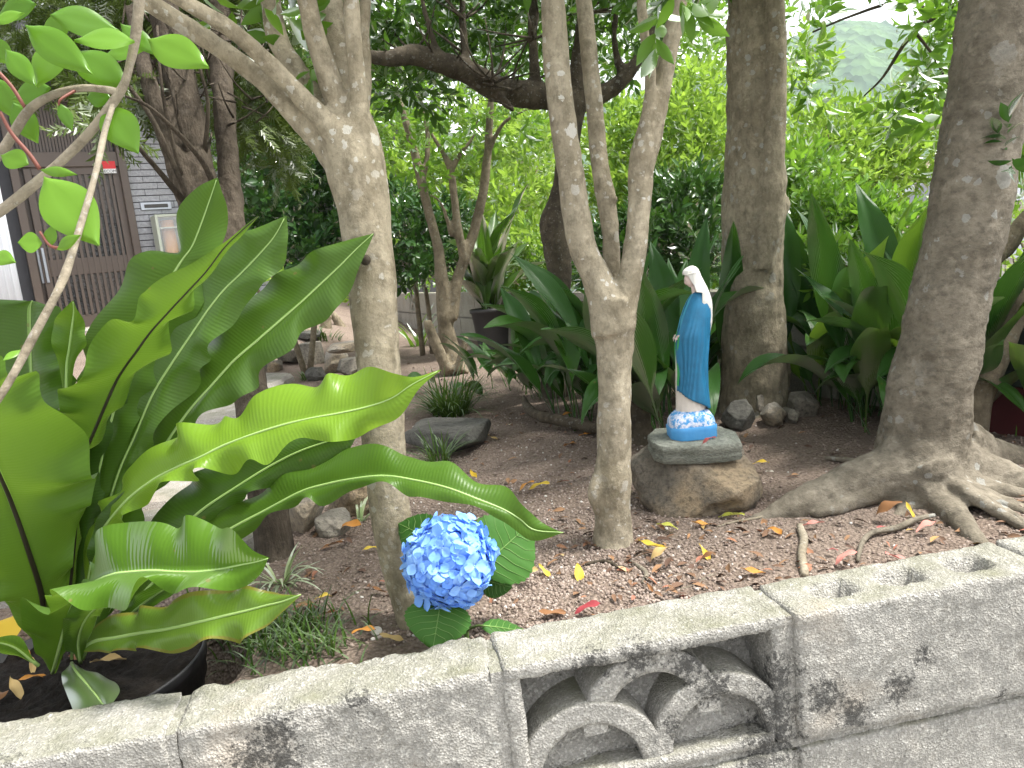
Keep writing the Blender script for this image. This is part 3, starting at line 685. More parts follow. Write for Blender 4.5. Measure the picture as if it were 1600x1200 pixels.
# ---------------- far hills, valley houses
M['forest'] = None
m, t = mat('forest'); co = t.coord(); n1 = t.noise(co, .05, 6, .7); v1 = t.vor(co, .12)
c = t.mix((t.ramp((n1, 'Fac'), [(.35, (0, 0, 0)), (.65, (1, 1, 1))]), 0), (.025, .06, .02), (.085, .155, .045)); vc = t.n('ShaderNodeSeparateColor', ins={'Color': (v1, 'Color')})
c = t.mix(t.math('MULTIPLY', (vc, 'Red'), .6), c, (.018, .045, .018)); t.pbr(c, .95, t.bump((v1, 'Distance'), 1., 5.), .1); M['forest'] = m
def hill(name, pts, Y0, Y1, base):
    """ridge whose skyline passes through pts (pixel x, y) at distance Y1"""
    V = []; nxx, nyy = 420, 110; px = np.linspace(pts[0][0], pts[-1][0], nxx)
    for j in range(nyy):
        k = j/(nyy-1)
        for x in px:
            yy = np.interp(x, [a for a, _ in pts], [b for _, b in pts]); top = P(x, yy, Y1); d = ray(x, yy); Y = Y0+(Y1-Y0)*k
            X = top[0]*(Y/Y1); z = base+(top[2]-base)*sstep(0, 1, k)
            X += 0; z += (4.5*nz(X, Y, 0, .05)+3.2*abs(nz(X, Y, 2, .16))+1.5*nz(X, Y, 5, .4))*min(1, k*3)
            V.append((X, Y, z))
    for x_i in range(nxx): 
        q = V[(nyy-1)*nxx+x_i]; V.append((q[0], q[1]+80, base-10))
    nyy += 1
    I = np.arange(nxx*nyy).reshape(nyy, nxx); Fc = np.stack([I[:-1, :-1], I[:-1, 1:], I[1:, 1:], I[1:, :-1]], axis=-1).reshape(-1, 4)
    tag(obj(name, mesh_np(name, V, Fc), M['forest']), 'wooded hill rising across the valley', kind='structure')
hill('hill', [(-900, 330), (0, 300), (500, 260), (900, 190), (1150, 110), (1260, 62), (1340, 48), (1430, 66), (1520, 88), (1650, 70), (1900, 60), (2400, 120)], 150, 430, -26)
M['house_wall'] = plain('far_wall', (.55, .54, .52), .8, .1, 1); M['house_wall2'] = plain('far_wall_tan', (.45, .4, .34), .8, .1, 1); M['far_roof'] = plain('far_roof', (.16, .17, .19), .6, .2, 1); M['far_roof2'] = plain('far_roof_red', (.25, .13, .1), .6, .2, 1); M['far_glass'] = plain('far_glass', (.05, .06, .07), .2)
labs = ['grey roofed white house in the valley, seen between the tall trunks', 'tan house with red roof in the valley below the hill', 'white valley house with grey roof beside the leaning trunk', 'pale two-storey house low in the valley by the leaning tree', 'small white house on the valley slope right of the leaning trunk', 'tan valley house at the far right edge', 'white house with red roof up the valley slope']
for i, (x, y, Y, s) in enumerate([(1380, 318, 95, 1.), (1425, 300, 120, 1.), (1452, 318, 100, 1.1), (1418, 335, 80, .8), (1585, 420, 60, .8), (1600, 340, 85, 1.), (1470, 285, 140, 1.1)]):
    q = P(x, y, Y); g = hgt(q[0], q[1]); b = q-np.array([0, 0, 2.5]); r = thing('valley_house', labs[i], 'house', b, 'houses in the valley'); r.rotation_euler = (0, 0, .5*i)
    w_, d_, h_ = 4*s, 3*s, 4.4*s; base = -16
    me = bev_box('wall', (-w_, -d_, base), (w_, d_, h_), 0); obj('wall', me, M['house_wall' if i % 2 == 0 else 'house_wall2'], r)
    V = [(-w_-.5, -d_-.5, h_+.01), (w_+.5, -d_-.5, h_+.01), (w_+.5, d_+.5, h_+.01), (-w_-.5, d_+.5, h_+.01), (-w_-.3, 0, h_+1.8), (w_+.3, 0, h_+1.8)]
    obj('roof', MB().add(V, [(0, 1, 5, 4), (2, 3, 4, 5), (0, 4, 3), (1, 2, 5), (3, 2, 1, 0)]).mesh('roof', False), M['far_roof2' if i in (1, 6) else 'far_roof'], r)
    for wx in (-2.4, 0, 2.4):
        for wz in (.6, 2.9):
            me = bev_box('window', (wx*s-.6, -d_-.06, wz*s), (wx*s+.6, -d_+.02, wz*s+1.1), 0); obj('window', me, M['far_glass'], r)

# =================================================================== TREES
def tree_root(name, label, x, y, Y=None, group=None):
    q = T(x, y) if Y is None else P(x, y, Y); return thing(name, label, 'tree', q, group)
RIDGE = {'barkE': (34, 34, 60, .0022), 'barkD': (48, 48, 10, .0028), 'barkG': (70, 70, 6, .0045), 'barkA': (40, 40, 22, .0013), 'barkB': (45, 45, 25, .0015), 'barkC': (40, 40, 16, .003)}
def woody(root, name, tubes, m, voxel=None, it=6, extra=None):
    mb = MB()
    for t_ in tubes: mb.add(*px_tube(t_, n=16, sub=6, bump=.09, bs=14))
    if extra: 
        for e in extra: mb.add(*e)
    me = mb.mesh(name)
    if voxel: 
        me = remesh(me, voxel, it); n = len(me.vertices); co = np.empty(n*3, dtype=np.float32); me.vertices.foreach_get('co', co); co = co.reshape(-1, 3); nn = np.empty(n*3, dtype=np.float32); me.vertices.foreach_get('normal', nn); nn = nn.reshape(-1, 3)
        ax, ay, az_, amp = RIDGE.get(m, (60, 60, 14, .0012))
        h = np.array([mnoise.noise(Vector((float(q[0])*ax, float(q[1])*ay, float(q[2])*az_)))+.6*mnoise.noise(Vector((float(q[0])*ax*2.3+5, float(q[1])*ay*2.3, float(q[2])*az_*2.3))) for q in co], dtype=np.float32)
        me.vertices.foreach_set('co', (co+nn*(h*amp)[:, None]).ravel()); me.update()
    return part(name, me, M[m], root)
SPR = sprig_tpl(7, .055, .42, .09, 1); SPR_B = sprig_tpl(6, .075, .4, .10, 2); SPR_C = sprig_tpl(8, .06, .5, .08, 3); SPR_S = sprig_tpl(6, .04, .45, .07, 4)
SPR_N = sprig_tpl(7, .06, .42, .09, 8, 4)
# --- pale forked tree behind the hydrangea
A = tree_root('smooth_tree', 'pale smooth forked tree rising behind the blue hydrangea', 655, 965, 1.21)
woody(A, 'trunk', [
    [(668, 1012, 1.20, 74), (655, 965, 1.205, 70), (632, 900, 1.21, 66), (610, 810, 1.22, 62), (600, 700, 1.23, 68), (594, 600, 1.24, 70), (586, 500, 1.25, 73), (578, 400, 1.26, 76), (569, 330, 1.27, 82), (557, 265, 1.28, 92), (548, 205, 1.29, 84), (545, 165, 1.30, 60)],
    [(556, 245, 1.28, 60), (536, 180, 1.28, 44), (512, 115, 1.27, 38), (492, 55, 1.26, 34), (473, -30, 1.25, 30), (455, -110, 1.24, 26)],
    [(552, 250, 1.30, 60), (546, 170, 1.32, 52), (534, 95, 1.34, 46), (520, 30, 1.36, 42), (505, -60, 1.38, 36)],
    [(560, 260, 1.27, 56), (561, 180, 1.265, 36), (556, 100, 1.26, 28), (550, 20, 1.25, 26), (546, -70, 1.24, 22)],
    [(556, 220, 1.31, 40), (568, 120, 1.32, 26), (568, 40, 1.33, 20), (576, -60, 1.34, 16)],
    [(558, 270, 1.27, 60), (520, 205, 1.255, 40), (469, 150, 1.24, 30), (424, 104, 1.22, 28), (375, 58, 1.20, 27), (322, 22, 1.18, 26), (250, -20, 1.15, 24), (180, -70, 1.12, 18), (100, -130, 1.1, 11), (20, -190, 1.1, 4)],
    [(556, 290, 1.28, 56), (508, 232, 1.28, 38), (457, 176, 1.27, 34), (412, 128, 1.26, 32), (356, 84, 1.25, 31), (300, 46, 1.23, 30), (235, 5, 1.2, 28), (150, -50, 1.17, 20), (60, -100, 1.15, 12), (-20, -150, 1.12, 4)],
    [(530, 215, 1.30, 44), (497, 160, 1.34, 36), (462, 108, 1.36, 34), (436, 66, 1.38, 33), (424, 10, 1.4, 32), (420, -70, 1.42, 28)]], 'barkA', .0042, 5,
    extra=[tube([P(556, 404, 1.235), P(547, 405, 1.205)], [.016, .012], 12, 4, .1)])
kn = part('knot', MB().add(*tube([P(571, 406, 1.215), P(570, 406, 1.205)], [.0085, .006], 14, 2, .1)).mesh('knot'), M['barkC'], A)
Ac = [pc(470, -260, 1.4, 260, 110, .35, 100), pc(250, -290, 1.35, 200, 120, .3, 70), pc(640, -250, 1.45, 160, 100, .3, 55), pc(40, -230, 1.2, 130, 80, .2, 60)]
part('crown', foliage('crown', Ac, SPR_B, .2), M['canopy'], A)
for bx, by, bY, n in ((440, 15, 1.4, 3), (478, 80, 1.36, 3), (388, 8, 1.33, 2)):      # short leafy shoots on the limbs
    part('shoot', foliage('shoot', [pc(bx, by, bY, 24, 24, .03, n)], SPR_N, .3, (.2, .8), size=(.7, 1.)), M['laurel_mid'], A)
# --- three-stemmed tree in the middle
B = tree_root('three_stem_tree', 'mottled pale tree that forks into three stems left of the statue', 958, 845)
woody(B, 'trunk', [
    [(960, 875, 1.45, 70), (958, 840, 1.46, 62), (957, 790, 1.46, 57), (957, 750, 1.46, 58), (959, 700, 1.47, 54), (960, 620, 1.47, 52), (960, 560, 1.48, 54), (960, 510, 1.48, 66), (958, 465, 1.48, 76)],
    [(956, 520, 1.47, 60), (938, 450, 1.47, 50), (912, 390, 1.47, 46), (900, 330, 1.47, 44), (892, 270, 1.47, 43), (880, 190, 1.47, 42), (870, 100, 1.47, 41), (864, 0, 1.47, 39), (858, -110, 1.47, 36)],
    [(963, 500, 1.51, 36), (958, 440, 1.52, 27), (954, 370, 1.53, 27), (947, 310, 1.54, 30), (936, 250, 1.55, 28), (928, 160, 1.56, 28), (918, 60, 1.57, 27), (908, -40, 1.58, 25), (900, -120, 1.58, 22)],
    [(967, 510, 1.47, 54), (982, 445, 1.47, 40), (993, 380, 1.47, 36), (1000, 310, 1.47, 38), (1003, 255, 1.47, 43), (1016, 205, 1.47, 40), (1032, 140, 1.47, 33), (1048, 70, 1.47, 29), (1062, 0, 1.47, 27), (1080, -100, 1.47, 24)],
    [(1004, 245, 1.46, 34), (1014, 170, 1.45, 22), (1016, 110, 1.44, 19), (1008, 60, 1.43, 17), (1003, 10, 1.42, 15), (1000, -80, 1.42, 13)]], 'barkB', .0042, 5,
    extra=[tube([P(950, 318, 1.54), P(962, 308, 1.52)], [.012, .007], 10, 4, .1), tube([P(940, 800, 1.45), P(928, 770, 1.44), P(932, 740, 1.45)], [.016, .013, .008], 10, 4)])
part('crown', foliage('crown', [pc(900, -250, 1.6, 220, 100, .4, 85), pc(1120, -250, 1.5, 180, 90, .35, 65)], SPR_B, .2), M['canopy'], B)
part('shoot', foliage('shoot', [pc(1042, 0, 1.36, 34, 22, .04, 5)], sprig_tpl(8, .075, .38, .07, 21, 5), -.9, (.2, .7), size=(.6, .85)), M['laurel_mid'], B)
# --- dark tree with the long horizontal bough
C = tree_root('dark_bough_tree', 'dark tree with a long horizontal bough behind the three-stemmed tree', 870, 615)
woody(C, 'trunk', [
    [(866, 640, 3.15, 60), (868, 600, 3.2, 48), (868, 520, 3.2, 40), (874, 450, 3.2, 36), (872, 395, 3.2, 44), (868, 345, 3.2, 48), (878, 300, 3.2, 34), (890, 220, 3.2, 34), (900, 150, 3.2, 36), (905, 90, 3.2, 26), (915, 0, 3.2, 22), (920, -80, 3.2, 18)],
    [(905, 165, 3.2, 34), (860, 152, 3.15, 40), (810, 146, 3.1, 42), (770, 136, 3.05, 40), (730, 112, 3.0, 36), (690, 98, 2.95, 34), (645, 86, 2.9, 32), (600, 92, 2.85, 24), (555, 80, 2.8, 16)],
    [(900, 160, 3.2, 34), (945, 145, 3.2, 28), (975, 122, 3.2, 24), (1000, 88, 3.2, 18), (1030, 30, 3.2, 14), (1050, -40, 3.2, 10)],
    [(838, 150, 3.12, 20), (834, 90, 3.12, 16), (832, 40, 3.12, 15), (836, -40, 3.12, 14)], [(730, 112, 3.0, 18), (724, 60, 3., 14), (722, 0, 3., 12), (716, -60, 3, 10)],
    [(770, 140, 3.05, 16), (800, 170, 2.95, 10), (775, 158, 2.9, 8), (740, 155, 2.85, 6)], [(690, 98, 2.95, 14), (670, 40, 2.9, 10), (655, -20, 2.9, 8)], [(972, 122, 3.2, 14), (960, 60, 3.2, 11), (968, -20, 3.2, 10)]], 'barkC', .011, 3)
TW = []
for i in range(46):
    x0, y0 = random.choice([(834, 60), (724, 30), (690, 98), (645, 86), (770, 130), (720, 80), (915, 20), (800, 140)]); dx, dy = random.uniform(-90, 90), random.uniform(-110, 20)
    TW.append(px_tube([(x0, y0, 3.0, 5), (x0+dx*.5+random.uniform(-12, 12), y0+dy*.4, 3.0+random.uniform(-.2, .2), 3.4), (x0+dx, y0+dy, 3.+random.uniform(-.4, .4), 1.6)], n=5, sub=3, bump=0))
mb = MB()
for q in TW: mb.add(*q)
part('twigs', mb.mesh('twigs'), M['barkC'], C)
part('crown', foliage('crown', [pc(690, 30, 3.4, 130, 60, .5, 170), pc(800, -10, 3.3, 140, 70, .6, 170), pc(620, -40, 3.2, 160, 90, .6, 200), pc(930, -30, 3.4, 130, 70, .5, 150), pc(770, 60, 3.7, 110, 50, .4, 110), pc(980, 70, 3.5, 60, 50, .4, 60), pc(640, 130, 3.2, 60, 34, .3, 60), pc(560, 40, 3.3, 60, 60, .3, 70)], SPR, .1, (0, .7)), M['canopy'], C)
# --- slimmer trunk behind it, with a root running over the soil
C2 = tree_root('slim_dark_tree', 'slim dark trunk with a surface root, just behind the three-stemmed tree', 1000, 690)
woody(C2, 'trunk', [[(1002, 715, 2.22, 60), (998, 680, 2.24, 50), (993, 620, 2.26, 46), (988, 550, 2.28, 44), (986, 480, 2.3, 36), (992, 400, 2.32, 28), (1003, 300, 2.34, 26), (1018, 190, 2.36, 24), (1042, 90, 2.38, 20), (1062, -20, 2.4, 16), (1075, -100, 2.4, 12)],
    [(998, 690, 2.24, 30), (960, 676, 2.3, 20), (925, 668, 2.36, 20), (880, 658, 2.45, 19), (838, 648, 2.52, 17), (822, 632, 2.65, 14), (818, 618, 2.8, 6)]], 'barkC', .008, 4)
part('crown', foliage('crown', [pc(1060, -90, 2.5, 130, 80, .4, 120)], SPR, .1), M['canopy'], C2)
# --- stout upright trunk behind the statue
D = tree_root('stout_tree', 'stout upright grey-brown trunk with a knob, right of the statue', 1180, 640)
woody(D, 'trunk', [
    [(1183, 675, 2.48, 128), (1182, 640, 2.5, 112), (1180, 590, 2.5, 104), (1178, 520, 2.5, 98), (1176, 450, 2.5, 93), (1176, 380, 2.5, 94), (1178, 320, 2.5, 98), (1178, 250, 2.5, 92), (1180, 150, 2.5, 88), (1180, 50, 2.5, 86), (1180, -60, 2.5, 82), (1180, -200, 2.5, 74), (1184, -340, 2.5, 56), (1190, -460, 2.5, 30)],
    [(1188, 420, 2.43, 40), (1203, 330, 2.41, 44), (1207, 250, 2.41, 38), (1212, 150, 2.41, 34), (1212, 60, 2.41, 32), (1208, -60, 2.41, 28)],
    [(1190, 350, 2.46, 60), (1212, 326, 2.44, 46), (1224, 318, 2.43, 34), (1230, 316, 2.42, 18)]], 'barkD', .0065, 3)
part('crown', foliage('crown', [pc(1180, -230, 2.7, 330, 120, .8, 180), pc(1010, -130, 2.6, 140, 70, .5, 120)], SPR_B, .1), M['canopy'], D)
# --- big leaning tree with spreading roots
Et = tree_root('leaning_tree', 'big dark leaning tree with spreading surface roots by the wall', 1440, 760, 1.6)
woody(Et, 'trunk', [
    [(1436, 800, 1.58, 190), (1438, 750, 1.6, 156), (1442, 700, 1.6, 134), (1452, 620, 1.6, 126), (1468, 540, 1.6, 121), (1484, 460, 1.6, 117), (1511, 350, 1.6, 117), (1526, 250, 1.6, 117), (1543, 140, 1.6, 117), (1560, 20, 1.6, 117), (1572, -70, 1.6, 114), (1590, -200, 1.6, 104), (1606, -330, 1.6, 84), (1620, -460, 1.6, 50)],
    [(1430, 720, 1.58, 125), (1395, 740, 1.57, 97), (1345, 757, 1.56, 80), (1290, 778, 1.55, 67), (1245, 795, 1.53, 57), (1210, 810, 1.52, 42), (1180, 818, 1.51, 25), (1140, 824, 1.50, 10)],
    [(1440, 745, 1.54, 112), (1462, 780, 1.50, 67), (1490, 805, 1.42, 45), (1515, 835, 1.33, 35), (1540, 862, 1.26, 27), (1560, 890, 1.2, 15)],
    [(1450, 740, 1.55, 112), (1490, 770, 1.50, 65), (1540, 790, 1.46, 47), (1590, 806, 1.43, 42), (1660, 830, 1.38, 35), (1740, 860, 1.3, 20)],
    [(1460, 720, 1.6, 125), (1510, 735, 1.6, 87), (1560, 752, 1.58, 70), (1610, 772, 1.55, 62), (1680, 800, 1.5, 50), (1760, 830, 1.45, 30)],
    [(1470, 700, 1.65, 125), (1520, 715, 1.7, 87), (1575, 722, 1.72, 62), (1640, 735, 1.74, 50), (1720, 760, 1.75, 32)],
    [(1480, 760, 1.52, 50), (1530, 775, 1.50, 32), (1575, 790, 1.5, 30), (1620, 800, 1.5, 27), (1690, 820, 1.46, 17)],
    [(1450, 770, 1.5, 55), (1500, 815, 1.43, 32), (1560, 825, 1.38, 25), (1610, 832, 1.36, 22), (1700, 850, 1.3, 12)],
    [(1450, 760, 1.52, 60), (1480, 800, 1.46, 34), (1520, 822, 1.42, 24), (1575, 838, 1.36, 18), (1640, 852, 1.3, 10)], [(1470, 735, 1.56, 60), (1525, 756, 1.53, 34), (1580, 772, 1.5, 28), (1640, 786, 1.48, 22), (1700, 800, 1.46, 14)],
    [(1415, 740, 1.55, 60), (1370, 768, 1.53, 34), (1320, 790, 1.5, 22), (1270, 806, 1.48, 12)], [(1430, 750, 1.54, 50), (1420, 790, 1.50, 30), (1400, 812, 1.46, 16), (1385, 824, 1.44, 8)],
    *[[(1462, 742, 1.56, 40), (1505, 752+3*k, 1.55-.02*k, 26), (1550+6*k, 758+11*k, 1.54-.04*k, 19), (1600+5*k, 764+15*k+(-1)**k*4, 1.53-.05*k, 15), (1670, 772+17*k, 1.52-.055*k, 9)] for k in range(6)],
    [(1400, 745, 1.66, 62), (1360, 735, 1.75, 32), (1320, 730, 1.85, 20), (1285, 725, 1.95, 10)]], 'barkE', .0058, 3)
part('crown', foliage('crown', [pc(1560, -230, 1.8, 260, 110, .5, 110), pc(1330, -250, 1.9, 150, 80, .5, 55)], SPR_B, .1), M['canopy'], Et)
part('shoot', foliage('shoot', [pc(1574, 236, 1.52, 14, 20, .02, 4)], sprig_tpl(5, .05, .5, .05, 5, 5), .2, (0, .4)), M['camellia'], Et)
# --- slender forked tree behind it
Fs = tree_root('slender_forked_tree', 'slender forked tree just behind the leaning trunk', 1525, 690)
woody(Fs, 'trunk', [[(1522, 712, 1.88, 46), (1524, 670, 1.9, 40), (1530, 625, 1.9, 40), (1550, 575, 1.9, 38), (1572, 530, 1.9, 34), (1592, 480, 1.9, 30), (1610, 420, 1.9, 26), (1640, 300, 1.9, 20), (1670, 150, 1.9, 14)],
    [(1522, 660, 1.9, 34), (1516, 600, 1.92, 30), (1510, 540, 1.95, 26), (1520, 470, 2., 24), (1548, 412, 2., 24), (1575, 385, 2., 26), (1596, 350, 2., 24), (1640, 300, 2, 18)],
    [(1596, 480, 1.9, 14), (1570, 420, 1.9, 5), (1590, 340, 1.9, 4), (1600, 300, 1.9, 3)], [(1600, 440, 1.9, 8), (1575, 470, 1.88, 4), (1555, 500, 1.86, 3)], [(1592, 470, 1.9, 8), (1582, 400, 1.86, 4), (1560, 350, 1.84, 3)]], 'barkH', .006, 3)
part('crown', foliage('crown', [pc(1640, 120, 2.1, 120, 120, .5, 90), pc(1600, 330, 2.2, 40, 30, .15, 10)], SPR_B, .2), M['laurel_mid'], Fs)
# --- juniper with fibrous trunks at the left
Gj = tree_root('juniper_tree', 'juniper with dark fibrous leaning trunks behind the big fern', 432, 872)
woody(Gj, 'trunk', [
    [(436, 900, 1.56, 68), (430, 865, 1.58, 60), (418, 780, 1.6, 56), (404, 690, 1.65, 54), (392, 610, 1.7, 52), (378, 500, 1.8, 46), (367, 380, 1.9, 36), (357, 260, 2.0, 33), (349, 150, 2.1, 34), (342, 50, 2.2, 34), (336, -60, 2.3, 30)],
    [(390, 590, 1.72, 54), (360, 480, 1.8, 58), (334, 390, 1.85, 62), (312, 300, 1.9, 60), (296, 210, 1.95, 54), (280, 120, 2.0, 50), (262, 40, 2.05, 46), (240, -60, 2.1, 40)],
    [(345, 430, 1.84, 52), (312, 350, 1.86, 46), (285, 280, 1.88, 38), (262, 215, 1.9, 32), (240, 150, 1.92, 28), (222, 90, 1.95, 24), (205, 10, 2., 20)]], 'barkG', .0065, 3)
mb = MB()
for s in [[(330, 400, 1.80, 14), (290, 300, 1.78, 9), (240, 190, 1.76, 8), (205, 140, 1.75, 7), (190, 120, 1.74, 4)], [(300, 330, 1.80, 12), (255, 275, 1.76, 9), (225, 240, 1.72, 8), (213, 225, 1.71, 5)], [(340, 300, 1.85, 12), (315, 250, 1.8, 9), (270, 200, 1.75, 7), (230, 165, 1.72, 6), (195, 150, 1.7, 4)],
          [(285, 280, 1.86, 9), (262, 190, 1.84, 6), (250, 110, 1.84, 5), (246, 40, 1.86, 4)], [(300, 260, 1.9, 9), (275, 170, 1.88, 6), (262, 90, 1.9, 5), (270, 20, 1.9, 4)], [(320, 240, 1.92, 8), (325, 160, 1.9, 6), (310, 90, 1.9, 5), (316, 10, 1.9, 4)]]:
    mb.add(*px_tube(s, n=7, sub=4, bump=.1))
for i in range(60):
    x0, y0 = random.uniform(190, 420), random.uniform(20, 230); dx, dy = random.uniform(-60, 60), random.uniform(-90, 30)
    mb.add(*px_tube([(x0, y0, 2.0, 4), (x0+dx*.5, y0+dy*.4, 2.0+random.uniform(-.1, .1), 2.6), (x0+dx, y0+dy, 2.+random.uniform(-.3, .3), 1.3)], n=4, sub=2))
part('branches', mb.mesh('branches'), M['barkG'], Gj)
def spray_tpl(seed):
    r = random.Random(seed); V = []; Fc = []
    for i in range(16):
        t = i/16; a = (1 if i % 2 else -1)*(.6+.3*r.random()); b = np.array([0, .09*t, 0]); L = .035*(1-.5*t); d = np.array([math.sin(a), math.cos(a), r.uniform(-.4, .4)]); n = np.array([d[1], -d[0], 0])*.0035
        k = len(V); V += [b-n*.6, b+n*.6, b+d*L*.6+n*1.2, b+d*L]; Fc.append((k, k+1, k+2, k+3))
        V += [b+d*L*.3, b+d*L*.3+n, b+d*L*.5+n*5+np.array([0, .006, .004]), b+d*L*.45+n*2.]; Fc.append((k+4, k+5, k+6, k+7))
    return np.array(V), np.array(Fc), np.zeros((len(V), 2))
part('crown', foliage('crown', [pc(150, 40, 2.5, 160, 60, .4, 380), pc(260, 20, 2.4, 120, 70, .4, 320), pc(390, 60, 2.5, 60, 70, .4, 240), pc(400, 180, 2.6, 50, 60, .3, 200), pc(60, 90, 2.6, 90, 60, .4, 160), pc(195, 150, 1.95, 30, 20, .15, 50), pc(160, 200, 1.75, 20, 10, .05, 16), pc(250, -80, 2.4, 260, 90, .6, 420), pc(440, 250, 2.8, 30, 40, .2, 60)], spray_tpl(3), 0., (0, .8), .3, .2), M['juniper'], Gj)
# --- small multi-stemmed tree in the middle distance
Hm = tree_root('small_multistem_tree', 'small slender tree with several stems and cut stubs, far centre of the garden', 703, 580)
woody(Hm, 'trunk', [
    [(712, 592, 4.15, 46), (706, 570, 4.2, 40), (698, 520, 4.2, 27), (693, 470, 4.2, 24), (689, 425, 4.2, 20), (684, 385, 4.2, 17), (672, 340, 4.2, 15), (660, 290, 4.2, 15), (648, 240, 4.2, 14), (634, 190, 4.2, 12), (615, 130, 4.2, 9)],
    [(706, 500, 4.2, 20), (714, 440, 4.22, 18), (728, 400, 4.24, 17), (742, 355, 4.25, 16), (755, 300, 4.25, 15), (762, 240, 4.25, 14), (765, 190, 4.25, 12), (770, 130, 4.25, 9), (790, 60, 4.25, 6)],
    [(725, 408, 4.22, 14), (716, 360, 4.2, 14), (710, 310, 4.2, 12), (704, 265, 4.2, 12), (690, 235, 4.2, 8), (672, 205, 4.2, 6), (660, 170, 4.2, 4)], [(704, 268, 4.2, 10), (720, 240, 4.2, 8), (738, 215, 4.2, 6), (748, 180, 4.2, 5)], [(762, 240, 4.25, 9), (785, 195, 4.2, 7), (815, 175, 4.2, 5), (850, 165, 4.2, 3)],
    [(656, 300, 4.2, 10), (668, 240, 4.25, 9), (664, 180, 4.3, 8), (640, 120, 4.3, 6)], [(706, 370, 4.2, 8), (690, 320, 4.15, 6), (665, 300, 4.1, 4), (640, 280, 4.1, 3)],
    [(700, 580, 4.1, 20), (684, 545, 4.1, 18), (670, 510, 4.1, 16), (668, 500, 4.1, 10)], [(714, 580, 4.1, 14), (724, 545, 4.1, 12), (728, 525, 4.1, 8)]], 'barkH', .011, 2)
part('crown', foliage('crown', [pc(700, 170, 4.3, 100, 60, .5, 70), pc(640, 220, 4.3, 60, 50, .4, 40), pc(780, 180, 4.3, 70, 40, .4, 40), pc(680, 260, 4.3, 50, 30, .3, 20), pc(710, 80, 4.4, 120, 50, .5, 70)], SPR, .2, (.2, 1)), M['laurel_mid'], Hm)

# =================================================================== SHRUBS AND HEDGES
def bush(name, label, gx, gy, gY, clumps, tpl, m, stems, group=None, tint=(0, 1), up=.5, size=(.8, 1.2), cat='shrub', stem_m='barkH'):
    q = P(gx, gy, gY); q[2] = hgt(q[0], q[1]); r = thing(name, label, cat, q, group)
    part('foliage', foliage('foliage', clumps, tpl, up, tint, size=size), M[m], r)
    mb = MB()
    for c, rr, n in clumps[:2]:
        for k in range(min(stems, 1)):
            e = np.asarray(c)+np.array([random.uniform(-.6, .6)*rr[0], random.uniform(-.5, .5)*rr[1], random.uniform(-.3, .6)*rr[2]]); b = np.array([q[0]+random.uniform(-.1, .1), q[1]+random.uniform(-.1, .1), q[2]-.05])
            md = b*.45+e*.55+np.array([random.uniform(-.08, .08), random.uniform(-.08, .08), random.uniform(0, .15)]); mb.add(*tube([b, md, e], [.02, .014, .005], 7, 4, .1))
    part('stems', mb.mesh('stems'), M[stem_m], r); return r
GB = 'shrubs behind the garden'
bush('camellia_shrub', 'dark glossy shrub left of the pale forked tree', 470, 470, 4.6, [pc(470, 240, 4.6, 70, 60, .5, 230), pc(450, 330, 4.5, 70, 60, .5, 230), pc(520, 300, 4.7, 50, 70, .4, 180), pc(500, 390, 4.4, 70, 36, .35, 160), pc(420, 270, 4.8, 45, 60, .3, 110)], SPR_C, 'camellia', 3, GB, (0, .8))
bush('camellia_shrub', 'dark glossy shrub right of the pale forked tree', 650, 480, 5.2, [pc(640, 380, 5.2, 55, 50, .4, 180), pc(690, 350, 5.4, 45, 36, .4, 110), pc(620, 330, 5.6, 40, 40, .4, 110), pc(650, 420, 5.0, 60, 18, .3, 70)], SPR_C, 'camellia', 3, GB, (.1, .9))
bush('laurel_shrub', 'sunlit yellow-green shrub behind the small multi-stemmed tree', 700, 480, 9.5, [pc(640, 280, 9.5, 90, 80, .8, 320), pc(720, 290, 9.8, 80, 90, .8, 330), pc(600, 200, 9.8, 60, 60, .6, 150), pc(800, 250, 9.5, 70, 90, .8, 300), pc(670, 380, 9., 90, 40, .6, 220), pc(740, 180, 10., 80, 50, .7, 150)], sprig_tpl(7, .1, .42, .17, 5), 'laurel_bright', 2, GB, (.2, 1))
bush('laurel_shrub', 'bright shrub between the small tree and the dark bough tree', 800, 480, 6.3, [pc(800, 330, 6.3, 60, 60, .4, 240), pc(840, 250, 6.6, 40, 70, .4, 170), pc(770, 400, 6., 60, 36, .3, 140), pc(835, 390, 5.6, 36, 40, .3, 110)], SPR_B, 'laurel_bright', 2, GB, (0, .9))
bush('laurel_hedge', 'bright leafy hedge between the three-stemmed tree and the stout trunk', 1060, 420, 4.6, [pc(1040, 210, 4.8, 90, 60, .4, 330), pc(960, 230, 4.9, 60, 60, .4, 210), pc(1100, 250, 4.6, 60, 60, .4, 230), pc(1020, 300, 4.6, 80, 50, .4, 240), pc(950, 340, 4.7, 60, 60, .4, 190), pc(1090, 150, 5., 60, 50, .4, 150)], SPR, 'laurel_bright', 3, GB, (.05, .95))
bush('camellia_shrub', 'lower hedge behind the statue, its shade put into dark leaf colour', 1060, 430, 3.6, [pc(1060, 330, 3.7, 70, 50, .3, 220), pc(1010, 370, 3.6, 60, 36, .3, 140), pc(1100, 390, 3.5, 50, 36, .3, 120), pc(950, 400, 3.7, 50, 36, .3, 110)], SPR, 'camellia', 3, GB, (.1, 1))  # shaded lower part of the hedge, the shade given by darker leaf colour
